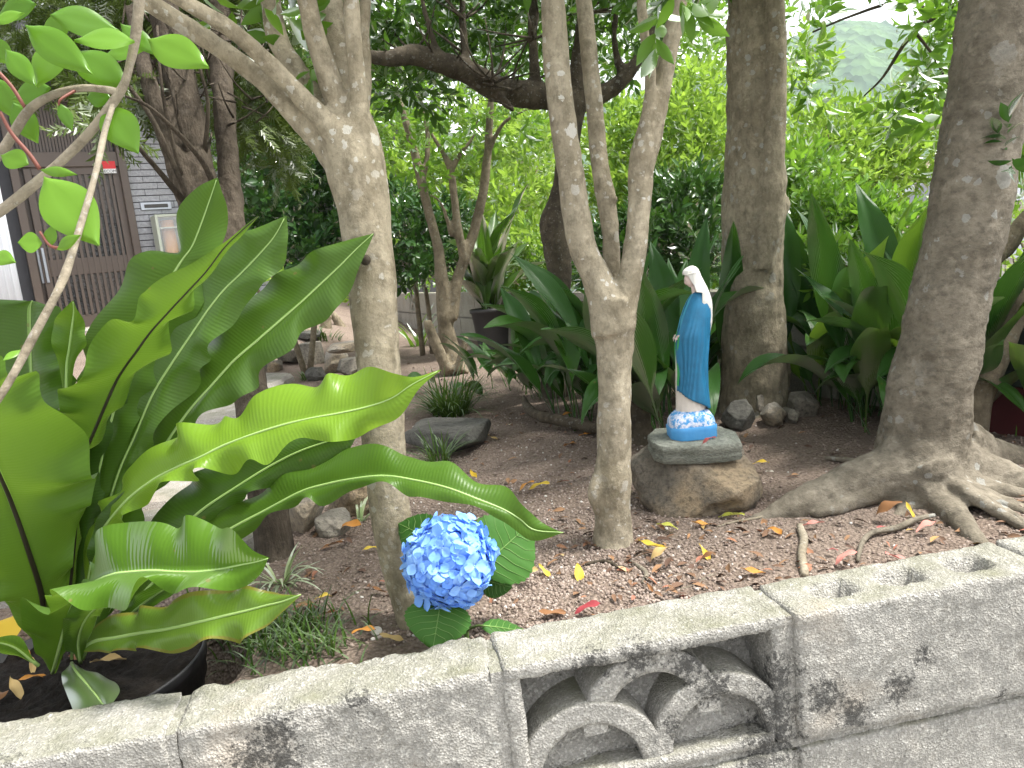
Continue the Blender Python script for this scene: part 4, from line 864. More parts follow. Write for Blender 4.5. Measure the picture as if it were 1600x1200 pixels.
bush('laurel_shrub', 'tall bright shrub between the stout trunk and the leaning tree', 1330, 440, 4.2, [pc(1280, 230, 4.2, 70, 56, .4, 250), pc(1350, 225, 4.5, 80, 50, .5, 240), pc(1420, 240, 4.3, 70, 50, .4, 190), pc(1300, 300, 4.2, 90, 50, .4, 270), pc(1390, 290, 4.1, 46, 30, .3, 50), pc(1250, 120, 4.6, 34, 60, .4, 80), pc(1450, 150, 4.5, 40, 30, .4, 40)], SPR, 'laurel_bright', 1, GB, (0, .95))
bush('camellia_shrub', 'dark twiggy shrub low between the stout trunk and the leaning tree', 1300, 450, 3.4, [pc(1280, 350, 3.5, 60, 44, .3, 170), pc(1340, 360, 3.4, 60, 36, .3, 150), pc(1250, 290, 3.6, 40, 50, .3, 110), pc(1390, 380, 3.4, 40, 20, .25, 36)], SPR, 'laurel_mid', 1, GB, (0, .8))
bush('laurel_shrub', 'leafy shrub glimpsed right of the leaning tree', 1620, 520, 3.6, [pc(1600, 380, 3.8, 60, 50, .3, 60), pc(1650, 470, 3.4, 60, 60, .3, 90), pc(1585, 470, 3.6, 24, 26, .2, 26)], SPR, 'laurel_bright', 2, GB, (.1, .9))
OT = bush('overhanging_tree', 'loose leafy branches against the sky at top, right of the stout trunk', 1420, 460, 3.0, [pc(1455, 80, 2.7, 40, 50, .2, 26), pc(1480, 20, 2.6, 40, 40, .2, 30), pc(1240, 60, 3., 26, 60, .2, 30), pc(1480, 130, 2.7, 30, 40, .2, 26), pc(1270, 130, 2.8, 40, 30, .2, 12), pc(1400, 160, 2.8, 40, 24, .2, 10)], SPR_B, 'laurel_mid', 0, None, (0, .8), .2, (.7, 1.), 'tree')
bush('low_shrub', 'low bright weeds along the far wall left of the pale tree', 440, 450, 6.5, [pc(430, 425, 6.4, 50, 16, .3, 90), pc(540, 440, 6., 30, 20, .2, 50), pc(575, 460, 5.4, 16, 26, .2, 36)], SPR, 'laurel_bright', 2, GB, (.3, 1))
bush('backdrop_tree', 'tall leafy tree far behind the juniper', 420, 440, 9., [pc(420, 120, 9.5, 80, 90, .7, 240), pc(480, 60, 9.5, 90, 70, .7, 220), pc(380, 230, 9.5, 50, 70, .5, 130), pc(600, 90, 10, 90, 70, .7, 240), pc(720, 60, 10.5, 100, 60, .7, 240), pc(860, 80, 10, 80, 70, .7, 200), pc(980, 60, 9, 60, 60, .6, 150), pc(1080, 60, 8, 50, 60, .6, 120)], sprig_tpl(7, .1, .42, .17, 6), 'laurel_mid', 2, GB, (.2, 1), cat='tree')
mb = MB()
for sgm in [[(1660, -60, 2.6, 22), (1540, -10, 2.6, 14), (1470, 20, 2.65, 10), (1420, 60, 2.7, 7), (1380, 120, 2.75, 4), (1350, 150, 2.8, 2)], [(1470, 20, 2.65, 8), (1400, 5, 2.7, 6), (1330, 25, 2.8, 4), (1270, 50, 2.9, 3)], [(1430, 50, 2.7, 6), (1460, 90, 2.7, 4), (1485, 140, 2.7, 3)]]: mb.add(*px_tube(sgm, n=7, sub=5, bump=.1))
part('branches', mb.mesh('branches'), M['barkC'], OT); [bpy.data.objects.remove(c) for c in list(OT.children) if c.name.startswith('stems')]

bush('low_hedge', 'low leafy growth just beyond the far wall, behind the aspidistras', 1080, 450, 4.3, [pc(940, 425, 4.6, 60, 36, .25, 120), pc(1030, 425, 4.3, 60, 40, .25, 130), pc(1120, 420, 4.0, 50, 44, .25, 120), pc(1250, 430, 2.78, 40, 36, .1, 60), pc(1320, 430, 2.62, 50, 34, .1, 60), pc(1390, 425, 2.48, 40, 30, .1, 46), pc(1250, 390, 3.6, 50, 44, .25, 120), pc(1330, 395, 3.4, 60, 36, .25, 120), pc(850, 430, 5.4, 50, 40, .25, 110), pc(760, 440, 6.6, 60, 30, .25, 110), pc(680, 430, 7.4, 60, 24, .25, 100)], SPR, 'laurel_mid', 1, GB, (.2, 1))

# =================================================================== THE BIG FERN IN ITS POT
def frond(root, name, st, Y, m, rib='rib_pale', dl=.0, dr=.0, rip=.009, sub=9, na=16, tint=.5, ribw=.0028, base_rib=0, wave=.3):
    """st: stations (mid, left edge, right edge) as pixels; Y: distance from base to tip; dl, dr: how far the two edges stand nearer (-) or farther (+) than the midrib"""
    n = len(st); rows = []
    for i, s in enumerate(st):
        t = i/(n-1); y = np.interp(t, np.linspace(0, 1, len(Y)), Y)
        if len(s) == 1: mid = s[0]; l = (mid[0]-1.5, mid[1]); r_ = (mid[0]+1.5, mid[1])
        else: mid, l, r_ = s
        e = math.sin(math.pi*min(1, t*1.15+.02))**.5 if t < .9 else 1-t
        rip_l = rip*math.sin(i*2.3+.4)*e; rip_r = rip*math.sin(i*2.1+1.9)*e
        rows.append(np.concatenate([P(mid[0], mid[1], y), P(l[0], l[1], y+dl*e+rip_l), P(r_[0], r_[1], y+dr*e+rip_r)]))
    sm = [r.copy() for r in rows]
    for i in range(1, n-1):                              # soften the scallops of both edges
        for a_ in (3, 6):
            off = lambda k_: rows[k_][a_:a_+3]-rows[k_][:3]
            sm[i][a_:a_+3] = rows[i][:3]+1.10*(.88*off(i)+.06*off(i-1)+.06*off(i+1))
    rows = sm
    rows = catmull(rows, sub); V = []; uv = []; L = 0.; k = len(rows); ph = random.uniform(0, 6.28); fq = random.uniform(58, 76)
    for i, q in enumerate(rows):
        c, l, r_ = q[:3], q[3:6], q[6:]
        if i: L += np.linalg.norm(c-rows[i-1][:3])
        ax = rows[min(i+1, k-1)][:3]-rows[max(i-1, 0)][:3]; nm = np.cross(r_-l, ax); ln = np.linalg.norm(nm); nm = nm/ln if ln > 1e-9 else np.zeros(3)
        if nm @ (CAM-c) < 0: nm = -nm
        wdt = np.linalg.norm(r_-l)
        for j in range(na+1):
            s = -1+2*j/na; p = c+(l-c)*(-s) if s < 0 else c+(r_-c)*s
            g = math.sin(abs(s)*math.pi)*.06*wdt+.0009*math.sin(L*70+s*2)*abs(s)*min(1, wdt/.05)   # belly of each half, small pleats
            hw_ = .5*wdt; wv = wave*min(hw_, .055)*abs(s)**1.9                         # crimped margins
            lat = (p-c)/(np.linalg.norm(p-c)+1e-6); pz = L*fq+ph+(1.7 if s < 0 else 0)+1.3*math.sin(L*31+ph)
            p = p+nm*wv*math.sin(pz)+lat*wv*.10*math.cos(pz)
            V.append(p+nm*(g-.012*wdt*(1-abs(s)))); uv.append((L, s))
    Fc = [(i*(na+1)+j, i*(na+1)+j+1, (i+1)*(na+1)+j+1, (i+1)*(na+1)+j) for i in range(k-1) for j in range(na)]
    me = mesh_np(name, V, Fc, uv, np.full(len(V), tint)); o = part(name, me, M[m], root)
    cs = [V[i*(na+1)+na//2] for i in range(0, k, 2)]
    ctr = np.array(cs); rr = [ribw*(1-.8*i/len(cs)) for i in range(len(cs))]
    toward = np.array([(CAM-c)/np.linalg.norm(CAM-c) for c in ctr])
    me = MB().add(*tube(list(ctr+toward*.0006), rr, 6, 1)).mesh('midrib'); part('midrib', me, M[rib], root); bpy.context.view_layer.objects.active = None
    mid_o = [c for c in root.children if c.name.startswith('midrib') and c.data == me][0]; mid_o.parent = o
    return o
pot_c = np.array([-.745, 1.15, .0])
fern = thing('birds_nest_fern', 'huge potted fern with broad wavy strap fronds in front', 'plant', (pot_c[0], pot_c[1], .05))
FR = {}
def S(*a): return [tuple(a[i:i+2]) for i in range(0, len(a), 2)]
def fr(st, Y, m, **kw): return frond(fern, 'frond', [S(*s) for s in st], Y, m, **kw)
# F13/F14 dark frond at the far left, with its folded tip
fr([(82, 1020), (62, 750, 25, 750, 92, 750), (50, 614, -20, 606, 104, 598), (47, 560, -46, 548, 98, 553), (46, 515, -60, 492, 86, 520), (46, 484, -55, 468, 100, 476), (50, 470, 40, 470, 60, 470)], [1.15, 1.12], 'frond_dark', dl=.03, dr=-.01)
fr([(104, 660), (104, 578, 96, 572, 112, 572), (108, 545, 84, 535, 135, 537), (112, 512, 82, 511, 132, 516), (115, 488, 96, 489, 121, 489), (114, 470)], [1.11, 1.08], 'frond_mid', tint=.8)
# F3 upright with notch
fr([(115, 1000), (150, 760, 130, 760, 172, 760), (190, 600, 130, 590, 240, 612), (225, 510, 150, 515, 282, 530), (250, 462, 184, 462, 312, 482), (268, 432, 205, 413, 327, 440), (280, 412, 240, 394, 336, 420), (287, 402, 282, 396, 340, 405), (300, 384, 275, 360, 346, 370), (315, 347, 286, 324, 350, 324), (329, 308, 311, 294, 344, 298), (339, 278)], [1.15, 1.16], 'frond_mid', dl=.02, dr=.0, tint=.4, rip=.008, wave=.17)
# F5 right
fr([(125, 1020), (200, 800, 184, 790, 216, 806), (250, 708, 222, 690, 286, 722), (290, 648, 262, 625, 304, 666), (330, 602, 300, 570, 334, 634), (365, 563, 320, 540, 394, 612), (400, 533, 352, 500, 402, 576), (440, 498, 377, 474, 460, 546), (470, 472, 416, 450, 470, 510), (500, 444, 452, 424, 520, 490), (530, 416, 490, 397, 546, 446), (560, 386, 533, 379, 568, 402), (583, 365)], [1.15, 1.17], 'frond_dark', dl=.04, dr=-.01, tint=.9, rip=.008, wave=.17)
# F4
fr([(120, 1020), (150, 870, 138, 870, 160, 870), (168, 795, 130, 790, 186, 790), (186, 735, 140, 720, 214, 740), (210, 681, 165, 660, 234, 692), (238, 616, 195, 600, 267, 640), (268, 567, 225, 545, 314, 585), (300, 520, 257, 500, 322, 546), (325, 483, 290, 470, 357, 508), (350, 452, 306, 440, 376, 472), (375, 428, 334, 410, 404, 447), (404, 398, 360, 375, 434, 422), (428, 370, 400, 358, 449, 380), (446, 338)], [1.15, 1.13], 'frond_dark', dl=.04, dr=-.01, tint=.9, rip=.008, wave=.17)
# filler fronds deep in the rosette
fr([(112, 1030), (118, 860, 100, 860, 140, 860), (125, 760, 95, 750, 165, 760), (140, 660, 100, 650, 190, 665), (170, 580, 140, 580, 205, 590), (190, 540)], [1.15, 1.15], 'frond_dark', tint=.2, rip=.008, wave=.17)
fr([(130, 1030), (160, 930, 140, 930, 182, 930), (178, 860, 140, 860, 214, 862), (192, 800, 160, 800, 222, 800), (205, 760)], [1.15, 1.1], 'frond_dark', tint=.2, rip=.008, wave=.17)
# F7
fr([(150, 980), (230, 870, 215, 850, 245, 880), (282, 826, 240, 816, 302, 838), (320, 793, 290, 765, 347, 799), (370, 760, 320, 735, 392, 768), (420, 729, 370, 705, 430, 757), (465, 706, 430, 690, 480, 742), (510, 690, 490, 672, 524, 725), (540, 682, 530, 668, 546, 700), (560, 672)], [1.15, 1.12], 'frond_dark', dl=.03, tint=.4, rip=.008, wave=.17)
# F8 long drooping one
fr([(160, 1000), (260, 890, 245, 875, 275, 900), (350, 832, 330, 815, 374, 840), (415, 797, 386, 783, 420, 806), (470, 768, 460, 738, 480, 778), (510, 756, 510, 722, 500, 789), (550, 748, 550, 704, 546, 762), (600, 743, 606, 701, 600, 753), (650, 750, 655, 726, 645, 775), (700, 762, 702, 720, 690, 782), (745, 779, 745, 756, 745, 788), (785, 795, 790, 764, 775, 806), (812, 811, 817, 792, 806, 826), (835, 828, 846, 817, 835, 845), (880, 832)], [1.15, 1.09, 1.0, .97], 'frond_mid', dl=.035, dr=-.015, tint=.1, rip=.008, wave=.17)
# F6 bright one
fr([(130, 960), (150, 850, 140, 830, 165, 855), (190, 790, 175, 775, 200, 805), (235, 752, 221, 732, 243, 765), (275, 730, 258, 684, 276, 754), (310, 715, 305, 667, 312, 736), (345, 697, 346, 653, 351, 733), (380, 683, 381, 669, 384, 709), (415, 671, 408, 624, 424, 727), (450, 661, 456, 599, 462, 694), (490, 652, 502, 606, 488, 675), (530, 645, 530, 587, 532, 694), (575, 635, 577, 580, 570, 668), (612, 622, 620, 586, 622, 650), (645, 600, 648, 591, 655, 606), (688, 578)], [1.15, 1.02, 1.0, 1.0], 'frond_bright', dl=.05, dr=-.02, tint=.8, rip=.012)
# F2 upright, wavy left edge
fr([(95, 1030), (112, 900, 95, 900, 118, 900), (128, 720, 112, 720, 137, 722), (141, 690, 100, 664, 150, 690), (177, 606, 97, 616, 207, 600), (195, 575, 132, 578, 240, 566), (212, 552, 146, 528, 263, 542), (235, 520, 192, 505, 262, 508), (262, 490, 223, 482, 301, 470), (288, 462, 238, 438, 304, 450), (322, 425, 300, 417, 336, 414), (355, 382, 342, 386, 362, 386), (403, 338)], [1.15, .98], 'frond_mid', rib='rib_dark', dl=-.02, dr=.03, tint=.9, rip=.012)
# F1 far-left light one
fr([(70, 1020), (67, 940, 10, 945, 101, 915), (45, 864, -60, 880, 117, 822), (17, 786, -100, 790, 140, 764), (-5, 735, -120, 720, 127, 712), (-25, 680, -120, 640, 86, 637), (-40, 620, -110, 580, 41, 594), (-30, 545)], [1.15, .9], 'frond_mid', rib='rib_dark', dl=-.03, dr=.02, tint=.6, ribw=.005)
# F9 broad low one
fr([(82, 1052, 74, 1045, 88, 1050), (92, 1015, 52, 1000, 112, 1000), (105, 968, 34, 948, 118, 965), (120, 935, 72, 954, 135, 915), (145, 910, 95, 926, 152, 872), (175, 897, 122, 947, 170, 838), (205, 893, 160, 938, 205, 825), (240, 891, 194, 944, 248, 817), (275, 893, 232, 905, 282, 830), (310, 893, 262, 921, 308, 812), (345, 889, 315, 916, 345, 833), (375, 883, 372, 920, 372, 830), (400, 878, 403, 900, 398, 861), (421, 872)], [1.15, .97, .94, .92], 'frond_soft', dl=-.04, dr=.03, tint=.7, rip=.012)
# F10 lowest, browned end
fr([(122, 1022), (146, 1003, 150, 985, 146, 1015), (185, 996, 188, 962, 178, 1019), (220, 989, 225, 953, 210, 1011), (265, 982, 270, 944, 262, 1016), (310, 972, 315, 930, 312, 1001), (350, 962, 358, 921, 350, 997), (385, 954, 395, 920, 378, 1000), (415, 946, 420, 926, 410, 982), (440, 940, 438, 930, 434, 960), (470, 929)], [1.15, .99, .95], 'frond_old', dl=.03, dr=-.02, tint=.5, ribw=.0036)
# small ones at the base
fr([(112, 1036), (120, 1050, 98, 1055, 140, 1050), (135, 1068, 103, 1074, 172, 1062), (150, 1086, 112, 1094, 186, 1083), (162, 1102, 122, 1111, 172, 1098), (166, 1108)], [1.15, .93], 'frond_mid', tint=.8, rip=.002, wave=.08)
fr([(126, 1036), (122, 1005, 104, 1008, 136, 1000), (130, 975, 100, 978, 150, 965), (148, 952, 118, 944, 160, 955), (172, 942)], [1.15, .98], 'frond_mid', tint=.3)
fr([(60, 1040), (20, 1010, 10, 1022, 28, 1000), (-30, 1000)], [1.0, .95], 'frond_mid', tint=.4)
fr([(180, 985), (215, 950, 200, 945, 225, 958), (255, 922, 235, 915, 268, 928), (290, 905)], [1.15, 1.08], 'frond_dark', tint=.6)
# pot and compost
M['pot'] = plain('black_pot', (.012, .012, .013), .45, .2, 20); M['compost'] = rock_mat('compost', (.012, .009, .007), (.03, .022, .016), None, 30., 1.)
pr_ = .2
prof = [(pr_*.78, -.26), (pr_*.985, -.02), (pr_*1.0, -.02), (pr_*1.005, .0), (pr_*1.0, .004), (pr_*.985, .003), (pr_*.975, -.05), (pr_*.9, -.05)]
V = []; n = 64
for r_, z in prof:
    for i in range(n): a = 2*math.pi*i/n; V.append((pot_c[0]+r_*math.cos(a), pot_c[1]+r_*math.sin(a), pot_c[2]+z))
Fc = [(k*n+i, k*n+(i+1) % n, (k+1)*n+(i+1) % n, (k+1)*n+i) for k in range(len(prof)-1) for i in range(n)]
part('pot', MB().add(V, Fc).mesh('pot'), M['pot'], fern)
V = []; n = 60
for i in range(n+1):
    for j in range(n+1):
        x, y = -1+2*i/n, -1+2*j/n; k = math.hypot(x, y); s_ = max(abs(x), abs(y))/k if k > 1e-6 else 1
        X, Y_ = pot_c[0]+x*s_*pr_*.98, pot_c[1]+y*s_*pr_*.98; V.append((X, Y_, pot_c[2]-.010+.007*nz(X, Y_, 0, 40)+.006*nz(X, Y_, 2, 90)+.012*nz(X, Y_, 3, 12)))
I = np.arange((n+1)**2).reshape(n+1, n+1); Fc = np.stack([I[:-1, :-1], I[1:, :-1], I[1:, 1:], I[:-1, 1:]], axis=-1).reshape(-1, 4)
part('compost', mesh_np('compost', V, Fc), M['compost'], fern)

# =================================================================== HYDRANGEA
hc = P(702, 876, 1.10); hr = Wd(702, 876, 1.10, 68)
hyd = thing('hydrangea', 'hydrangea with one round bright blue flower head', 'plant', (hc[0]+.03, hc[1]+.03, 0))
head = obj('flower_head', None, parent=hyd, loc=hc-np.array(hyd.location))
cm = bpy.data.meshes.new('core'); bm = bmesh.new(); bmesh.ops.create_icosphere(bm, subdivisions=3, radius=hr*.80); bm.to_mesh(cm); bm.free()
obj('core', cm, plain('flower_core', (.05, .13, .5), .8), head)
def floret(seed):
    r = random.Random(seed); V = []; Fc = []; uv = []; k = 4
    for p in range(k):
        a = p*math.pi/2+r.uniform(-.12, .12); L = r.uniform(.0135, .0165); W_ = L*.98; tip = r.uniform(-.1, .35); nl, nw = 5, 4; b = len(V)
        for i in range(nl+1):
            t_ = i/nl; wd = [.22, .72, .98, 1., .72, .05][i]
            for j in range(nw+1):
                s = -1+2*j/nw; x = s*wd*W_/2; y = L*(.06+t_*.98); z = .0022+L*(.18*t_-tip*t_*t_)+.0016*s*s*(1 if p % 2 else -1)+(.0012 if p % 2 else 0)
                V.append((x*math.cos(a)-y*math.sin(a), x*math.sin(a)+y*math.cos(a), z)); uv.append((t_, s))
        Fc += [(b+i*(nw+1)+j, b+i*(nw+1)+j+1, b+(i+1)*(nw+1)+j+1, b+(i+1)*(nw+1)+j) for i in range(nl) for j in range(nw)]
    b = len(V); V += [(.0014*math.cos(a), .0014*math.sin(a), .0035) for a in (0, 1.57, 3.14, 4.71)]+[(0, 0, .0055)]; uv += [(0, 0)]*5; Fc += [(b, b+1, b+4), (b+1, b+2, b+4), (b+2, b+3, b+4), (b+3, b, b+4)]
    return MB().add(V, Fc, uv).mesh('floret')
FL = [floret(i) for i in range(6)]
for f in FL: f.materials.append(M['petal'])
nf = 215
for i in range(nf):
    z = 1-2*(i+.5)/nf; a = i*2.399963; rr = math.sqrt(1-z*z); d = np.array([rr*math.cos(a), rr*math.sin(a), z])+RNG.normal(size=3)*.05; d /= np.linalg.norm(d)
    lump = 1+.09*mnoise.noise(Vector(tuple(d*2.0)))+RNG.uniform(-.08, .04)
    nrm = d+RNG.normal(size=3)*.3; nrm /= np.linalg.norm(nrm)
    Rm = rot_to(np.cross(nrm, RNG.normal(size=3)), nrm); o = bpy.data.objects.new('floret', FL[i % 6]); COL.objects.link(o); o.parent = head
    q = d*hr*.93*lump*np.array([1, 1, .97]); Mx = Matrix.Identity(4)
    s_ = RNG.uniform(.9, 1.25)
    for a_ in range(3):
        for b_ in range(3): Mx[a_][b_] = float(Rm[a_][b_]*s_)
        Mx[a_][3] = float(q[a_])
    o.matrix_local = Mx
def broad_leaf(root, name, bpx, tpx, Y0, Y1, wpx, m, nrm=(0, -.5, .8), roll=0., nl=16, nw=10, fold=.15, curl=.2, peak=.45, serr=.0, vein=True, tint=.5, power=.75, veinmat=None):
    a, b = P(bpx[0], bpx[1], Y0), P(tpx[0], tpx[1], Y1); L = np.linalg.norm(b-a); w_ = Wd(*bpx, Y0, wpx)
    V, Fc, uv = leaf_tpl(1., w_/L, nl, nw, fold, curl, power, peak)
    V = V.copy()
    for i, (t_, s) in enumerate(uv):
        if serr and abs(s) > .99: V[i, 0] *= 1+serr*(1 if (i//(nw+1)) % 2 else -1)
        V[i, 2] += .012*math.sin(t_*38-abs(s)*7)*(.3+abs(s))*.5 if vein else 0
        V[i, 2] += -.05*abs(s)**2
    R = rot_to(b-a, nrm, roll); W_ = (V*L)@R.T+a
    o = part(name, mesh_np(name, W_, Fc, uv, np.full(len(V), tint)), m, root)
    return o, (lambda t_, s: a+R@(np.array([s*w_/L/2, t_, .008])*L))
def hleaf(bpx, tpx, Y0, Y1, w_, nrm, roll=0., tint=.5, curl=.2):
    o, at = broad_leaf(hyd, 'leaf', bpx, tpx, Y0, Y1, w_, M['hyd_leaf'], nrm, roll, 24, 12, .12, curl, .42, .025, True, tint)
    n = 24; nw = 12; me = o.data; vv = np.empty(len(me.vertices)*3, dtype=np.float32); me.vertices.foreach_get('co', vv); vv = vv.reshape(n+1, nw+1, 3)
    up = rot_to(P(*tpx, Y1)-P(*bpx, Y0), nrm, roll)[:, 2]*.0007
    mb = MB(); mb.add(*tube([vv[i, nw//2]+up for i in range(0, n+1, 2)], [.0011*(1-.7*i/n) for i in range(0, n+1, 2)], 5, 1))
    for k in range(2, 18, 3):
        for sd in (-1, 1):
            pts = [vv[min(n, k+int(q*5)), int(round(nw/2+sd*q*nw/2*.92))]+up for q in (0, .25, .5, .75, 1.)]; mb.add(*tube(pts, [.0006, .0005, .0004, .0003, .0002], 4, 1))
    v = obj('veins', mb.mesh('veins'), M['rib_pale2'], o)
M['rib_pale2'] = plain('leaf_vein', (.13, .24, .055), .5)
hleaf((748, 890), (832, 815), 1.12, 1.17, 122, (-.1, -.95, .25), .0, .7)
hleaf((690, 935), (676, 1012), 1.08, 1.03, 104, (0, -.95, .3), 0, .6)
hleaf((688, 850), (618, 815), 1.14, 1.18, 70, (.15, -.9, .4), 0, .2)
hleaf((752, 905), (800, 918), 1.16, 1.15, 48, (0, -.9, .4), 0, .2)
hleaf((755, 978), (838, 985), 1.06, 1.1, 44, (.1, -.4, .9), 0, .5)
mb = MB(); mb.add(*px_tube([(703, 905, 1.1, 9), (722, 945, 1.1, 8), (728, 985, 1.09, 8), (731, 1020, 1.085, 9), (733, 1060, 1.08, 10)], n=8, sub=4)); mb.add(*px_tube([(728, 985, 1.09, 5), (745, 978, 1.075, 4), (757, 978, 1.06, 4)], n=6, sub=3)); mb.add(*px_tube([(715, 930, 1.1, 4), (700, 935, 1.09, 4), (690, 936, 1.08, 3)], n=6, sub=3))
part('stem', mb.mesh('stem'), plain('green_stem', (.1, .16, .04), .6), hyd)

# =================================================================== ASPIDISTRA CLUMPS
def strap_mesh(name, L, W_, pet, bend, droop, seed, wav=.012):
    """petiole and blade of one leaf growing from the origin along +Z, bending to +Y"""
    r = random.Random(seed); n = 26; nw = 6; V = []; uv = []; pos = np.zeros(3); ang = .05; ds = (L+pet)/n
    for i in range(n+1):
        t_ = i/n; s0 = t_*(L+pet)
        if i: ang += bend/n+(droop/n if t_ > .6 else 0); pos = pos+ds*np.array([0, math.sin(ang), math.cos(ang)])
        b = (s0-pet)/L; wd = .006 if b <= 0 else max(.004, W_*math.sin(math.pi*min(1, b**.8))**.85)
        if b >= 1: wd = .001
        nrm = np.array([0, -math.cos(ang), math.sin(ang)]); 
        for j in range(nw+1):
            s = -1+2*j/nw; p = pos+np.array([s*wd/2, 0, 0])+nrm*(abs(s)*wd*.22+wav*math.sin(t_*11+s*2+seed)*abs(s)*min(1, wd/.05)); V.append(p); uv.append((t_, s))
    Fc = [(i*(nw+1)+j, i*(nw+1)+j+1, (i+1)*(nw+1)+j+1, (i+1)*(nw+1)+j) for i in range(n) for j in range(nw)]
    return mesh_np(name, V, Fc, uv, np.full(len(V), r.random()*.7))
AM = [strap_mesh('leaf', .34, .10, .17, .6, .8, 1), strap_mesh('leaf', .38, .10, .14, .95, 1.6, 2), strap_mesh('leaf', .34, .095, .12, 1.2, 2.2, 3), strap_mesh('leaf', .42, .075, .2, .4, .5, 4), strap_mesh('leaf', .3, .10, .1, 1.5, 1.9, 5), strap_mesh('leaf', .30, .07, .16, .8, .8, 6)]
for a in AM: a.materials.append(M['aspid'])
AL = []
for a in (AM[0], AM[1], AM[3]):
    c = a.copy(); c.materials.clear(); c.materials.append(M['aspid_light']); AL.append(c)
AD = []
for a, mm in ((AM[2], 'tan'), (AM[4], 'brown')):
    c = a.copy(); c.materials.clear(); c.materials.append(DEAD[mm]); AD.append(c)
def clump(label, x, y, spots, meshes=AM, light=0, size=(.75, 1.05), lean=.35, back=None):
    g = T(x, y); r = thing('aspidistra', label, 'plant', g, 'aspidistra clumps'); k = 0
    for (cx, cy, rx, ry, n) in spots:
        for i in range(n):
            o = bpy.data.objects.new('leaf', random.choice(AD) if random.random() < .0 else random.choice(AL) if random.random() < light else random.choice(meshes)); COL.objects.link(o); o.parent = r
            px_, py_ = cx+random.gauss(0, rx), cy+random.gauss(0, ry); o.location = (px_-g[0], py_-g[1], hgt(px_, py_)-g[2]-.02)
            az = math.atan2(-(px_-cx), (py_-cy))+random.gauss(0, .9); s = random.uniform(*size)
            tx_, ty_ = px_-math.sin(az)*.26*s, py_+math.cos(az)*.26*s
            if any(ty2 < 2.46 and .66 < tx2*2.5/ty2 < 1.0 for tx2, ty2 in ((px_, py_), (tx_, ty_), ((px_+tx_)/2, (py_+ty_)/2))) and random.random() < .9: bpy.data.objects.remove(o); continue      # the stout trunk's foot stays clear
            o.rotation_euler = (random.uniform(-.1, lean)*-1, random.gauss(0, .12), az); o.scale = (s, s, s)
    return r
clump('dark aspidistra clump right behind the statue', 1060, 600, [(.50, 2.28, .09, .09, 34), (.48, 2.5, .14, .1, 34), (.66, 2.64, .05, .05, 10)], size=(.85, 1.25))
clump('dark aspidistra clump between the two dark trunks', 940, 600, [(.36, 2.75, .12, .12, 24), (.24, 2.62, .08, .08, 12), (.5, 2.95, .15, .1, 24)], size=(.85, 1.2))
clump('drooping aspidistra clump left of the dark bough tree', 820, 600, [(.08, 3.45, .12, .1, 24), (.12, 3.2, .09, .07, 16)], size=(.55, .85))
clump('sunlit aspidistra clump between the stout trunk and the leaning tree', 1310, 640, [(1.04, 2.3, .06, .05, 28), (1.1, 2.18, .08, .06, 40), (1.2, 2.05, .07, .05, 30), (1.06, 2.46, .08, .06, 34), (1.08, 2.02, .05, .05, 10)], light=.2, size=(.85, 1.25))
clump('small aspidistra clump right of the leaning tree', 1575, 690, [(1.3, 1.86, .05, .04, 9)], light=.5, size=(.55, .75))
# yellow-green upright leaves in the sunlit clump
yl = thing('yellow_aspidistra', 'two upright yellow-green leaves beside the leaning trunk', 'plant', T(1415, 640))
for (bx, by, tx_, ty_, w_) in ((1414, 470, 1404, 352, 24), (1420, 470, 1425, 362, 18), (1400, 540, 1385, 430, 22)):
    broad_leaf(yl, 'leaf', (bx, by), (tx_, ty_), 2.25, 2.3, w_, M['aspid_light'], (-.3, -.9, .2), 0, 14, 6, .3, .1, .45, 0, False, 1., .8)
mb = MB()
for bx, by in ((1418, 500), (1424, 500), (1405, 560)): mb.add(*tube([np.array(yl.location), P(bx, by, 2.25)], [.004, .003], 5, 2))
part('stalks', mb.mesh('stalks'), M['rib_pale'], yl)

# =================================================================== SECOND POTTED FERN AT THE BACK
pg = G(772, 548, 0.); fb = thing('potted_fern', 'potted strap-leaved fern at the back by the small tree', 'plant', pg)
pw = Wd(772, 500, pg[1], 62)/2; prof = [(pw*.72, -.02), (pw*.95, .42), (pw*1.02, .42), (pw*1.02, .46), (pw*.93, .46), (pw*.9, .42)]
prof = [(r_, z*.62) for r_, z in prof]; V = []; n = 32
for r_, z in prof:
    for i in range(n): a = 2*math.pi*i/n; V.append((r_*math.cos(a), r_*math.sin(a), z))
Fc = [(k*n+i, k*n+(i+1) % n, (k+1)*n+(i+1) % n, (k+1)*n+i) for k in range(len(prof)-1) for i in range(n)]
obj('pot', MB().add(V, Fc+[tuple((len(prof)-1)*n+i for i in range(n))]).mesh('pot'), plain('grey_pot', (.06, .058, .06), .6, .2, 12), fb)
FM = [strap_mesh('frond', .75, .13, .02, .5, .6, 11, .02), strap_mesh('frond', .65, .12, .02, .9, 1.0, 12, .02), strap_mesh('frond', .8, .12, .02, .3, .3, 13, .02)]
for a in FM: a.materials.append(M['frond_dark'])
for i in range(26):
    o = bpy.data.objects.new('frond', FM[i % 3]); COL.objects.link(o); o.parent = fb; o.location = (random.gauss(0, .03), random.gauss(0, .03), .26)
    o.rotation_euler = (-random.uniform(.0, .55), 0, i*2.4+random.uniform(-.3, .3)); s = random.uniform(.7, 1.05); o.scale = (s, s, s)

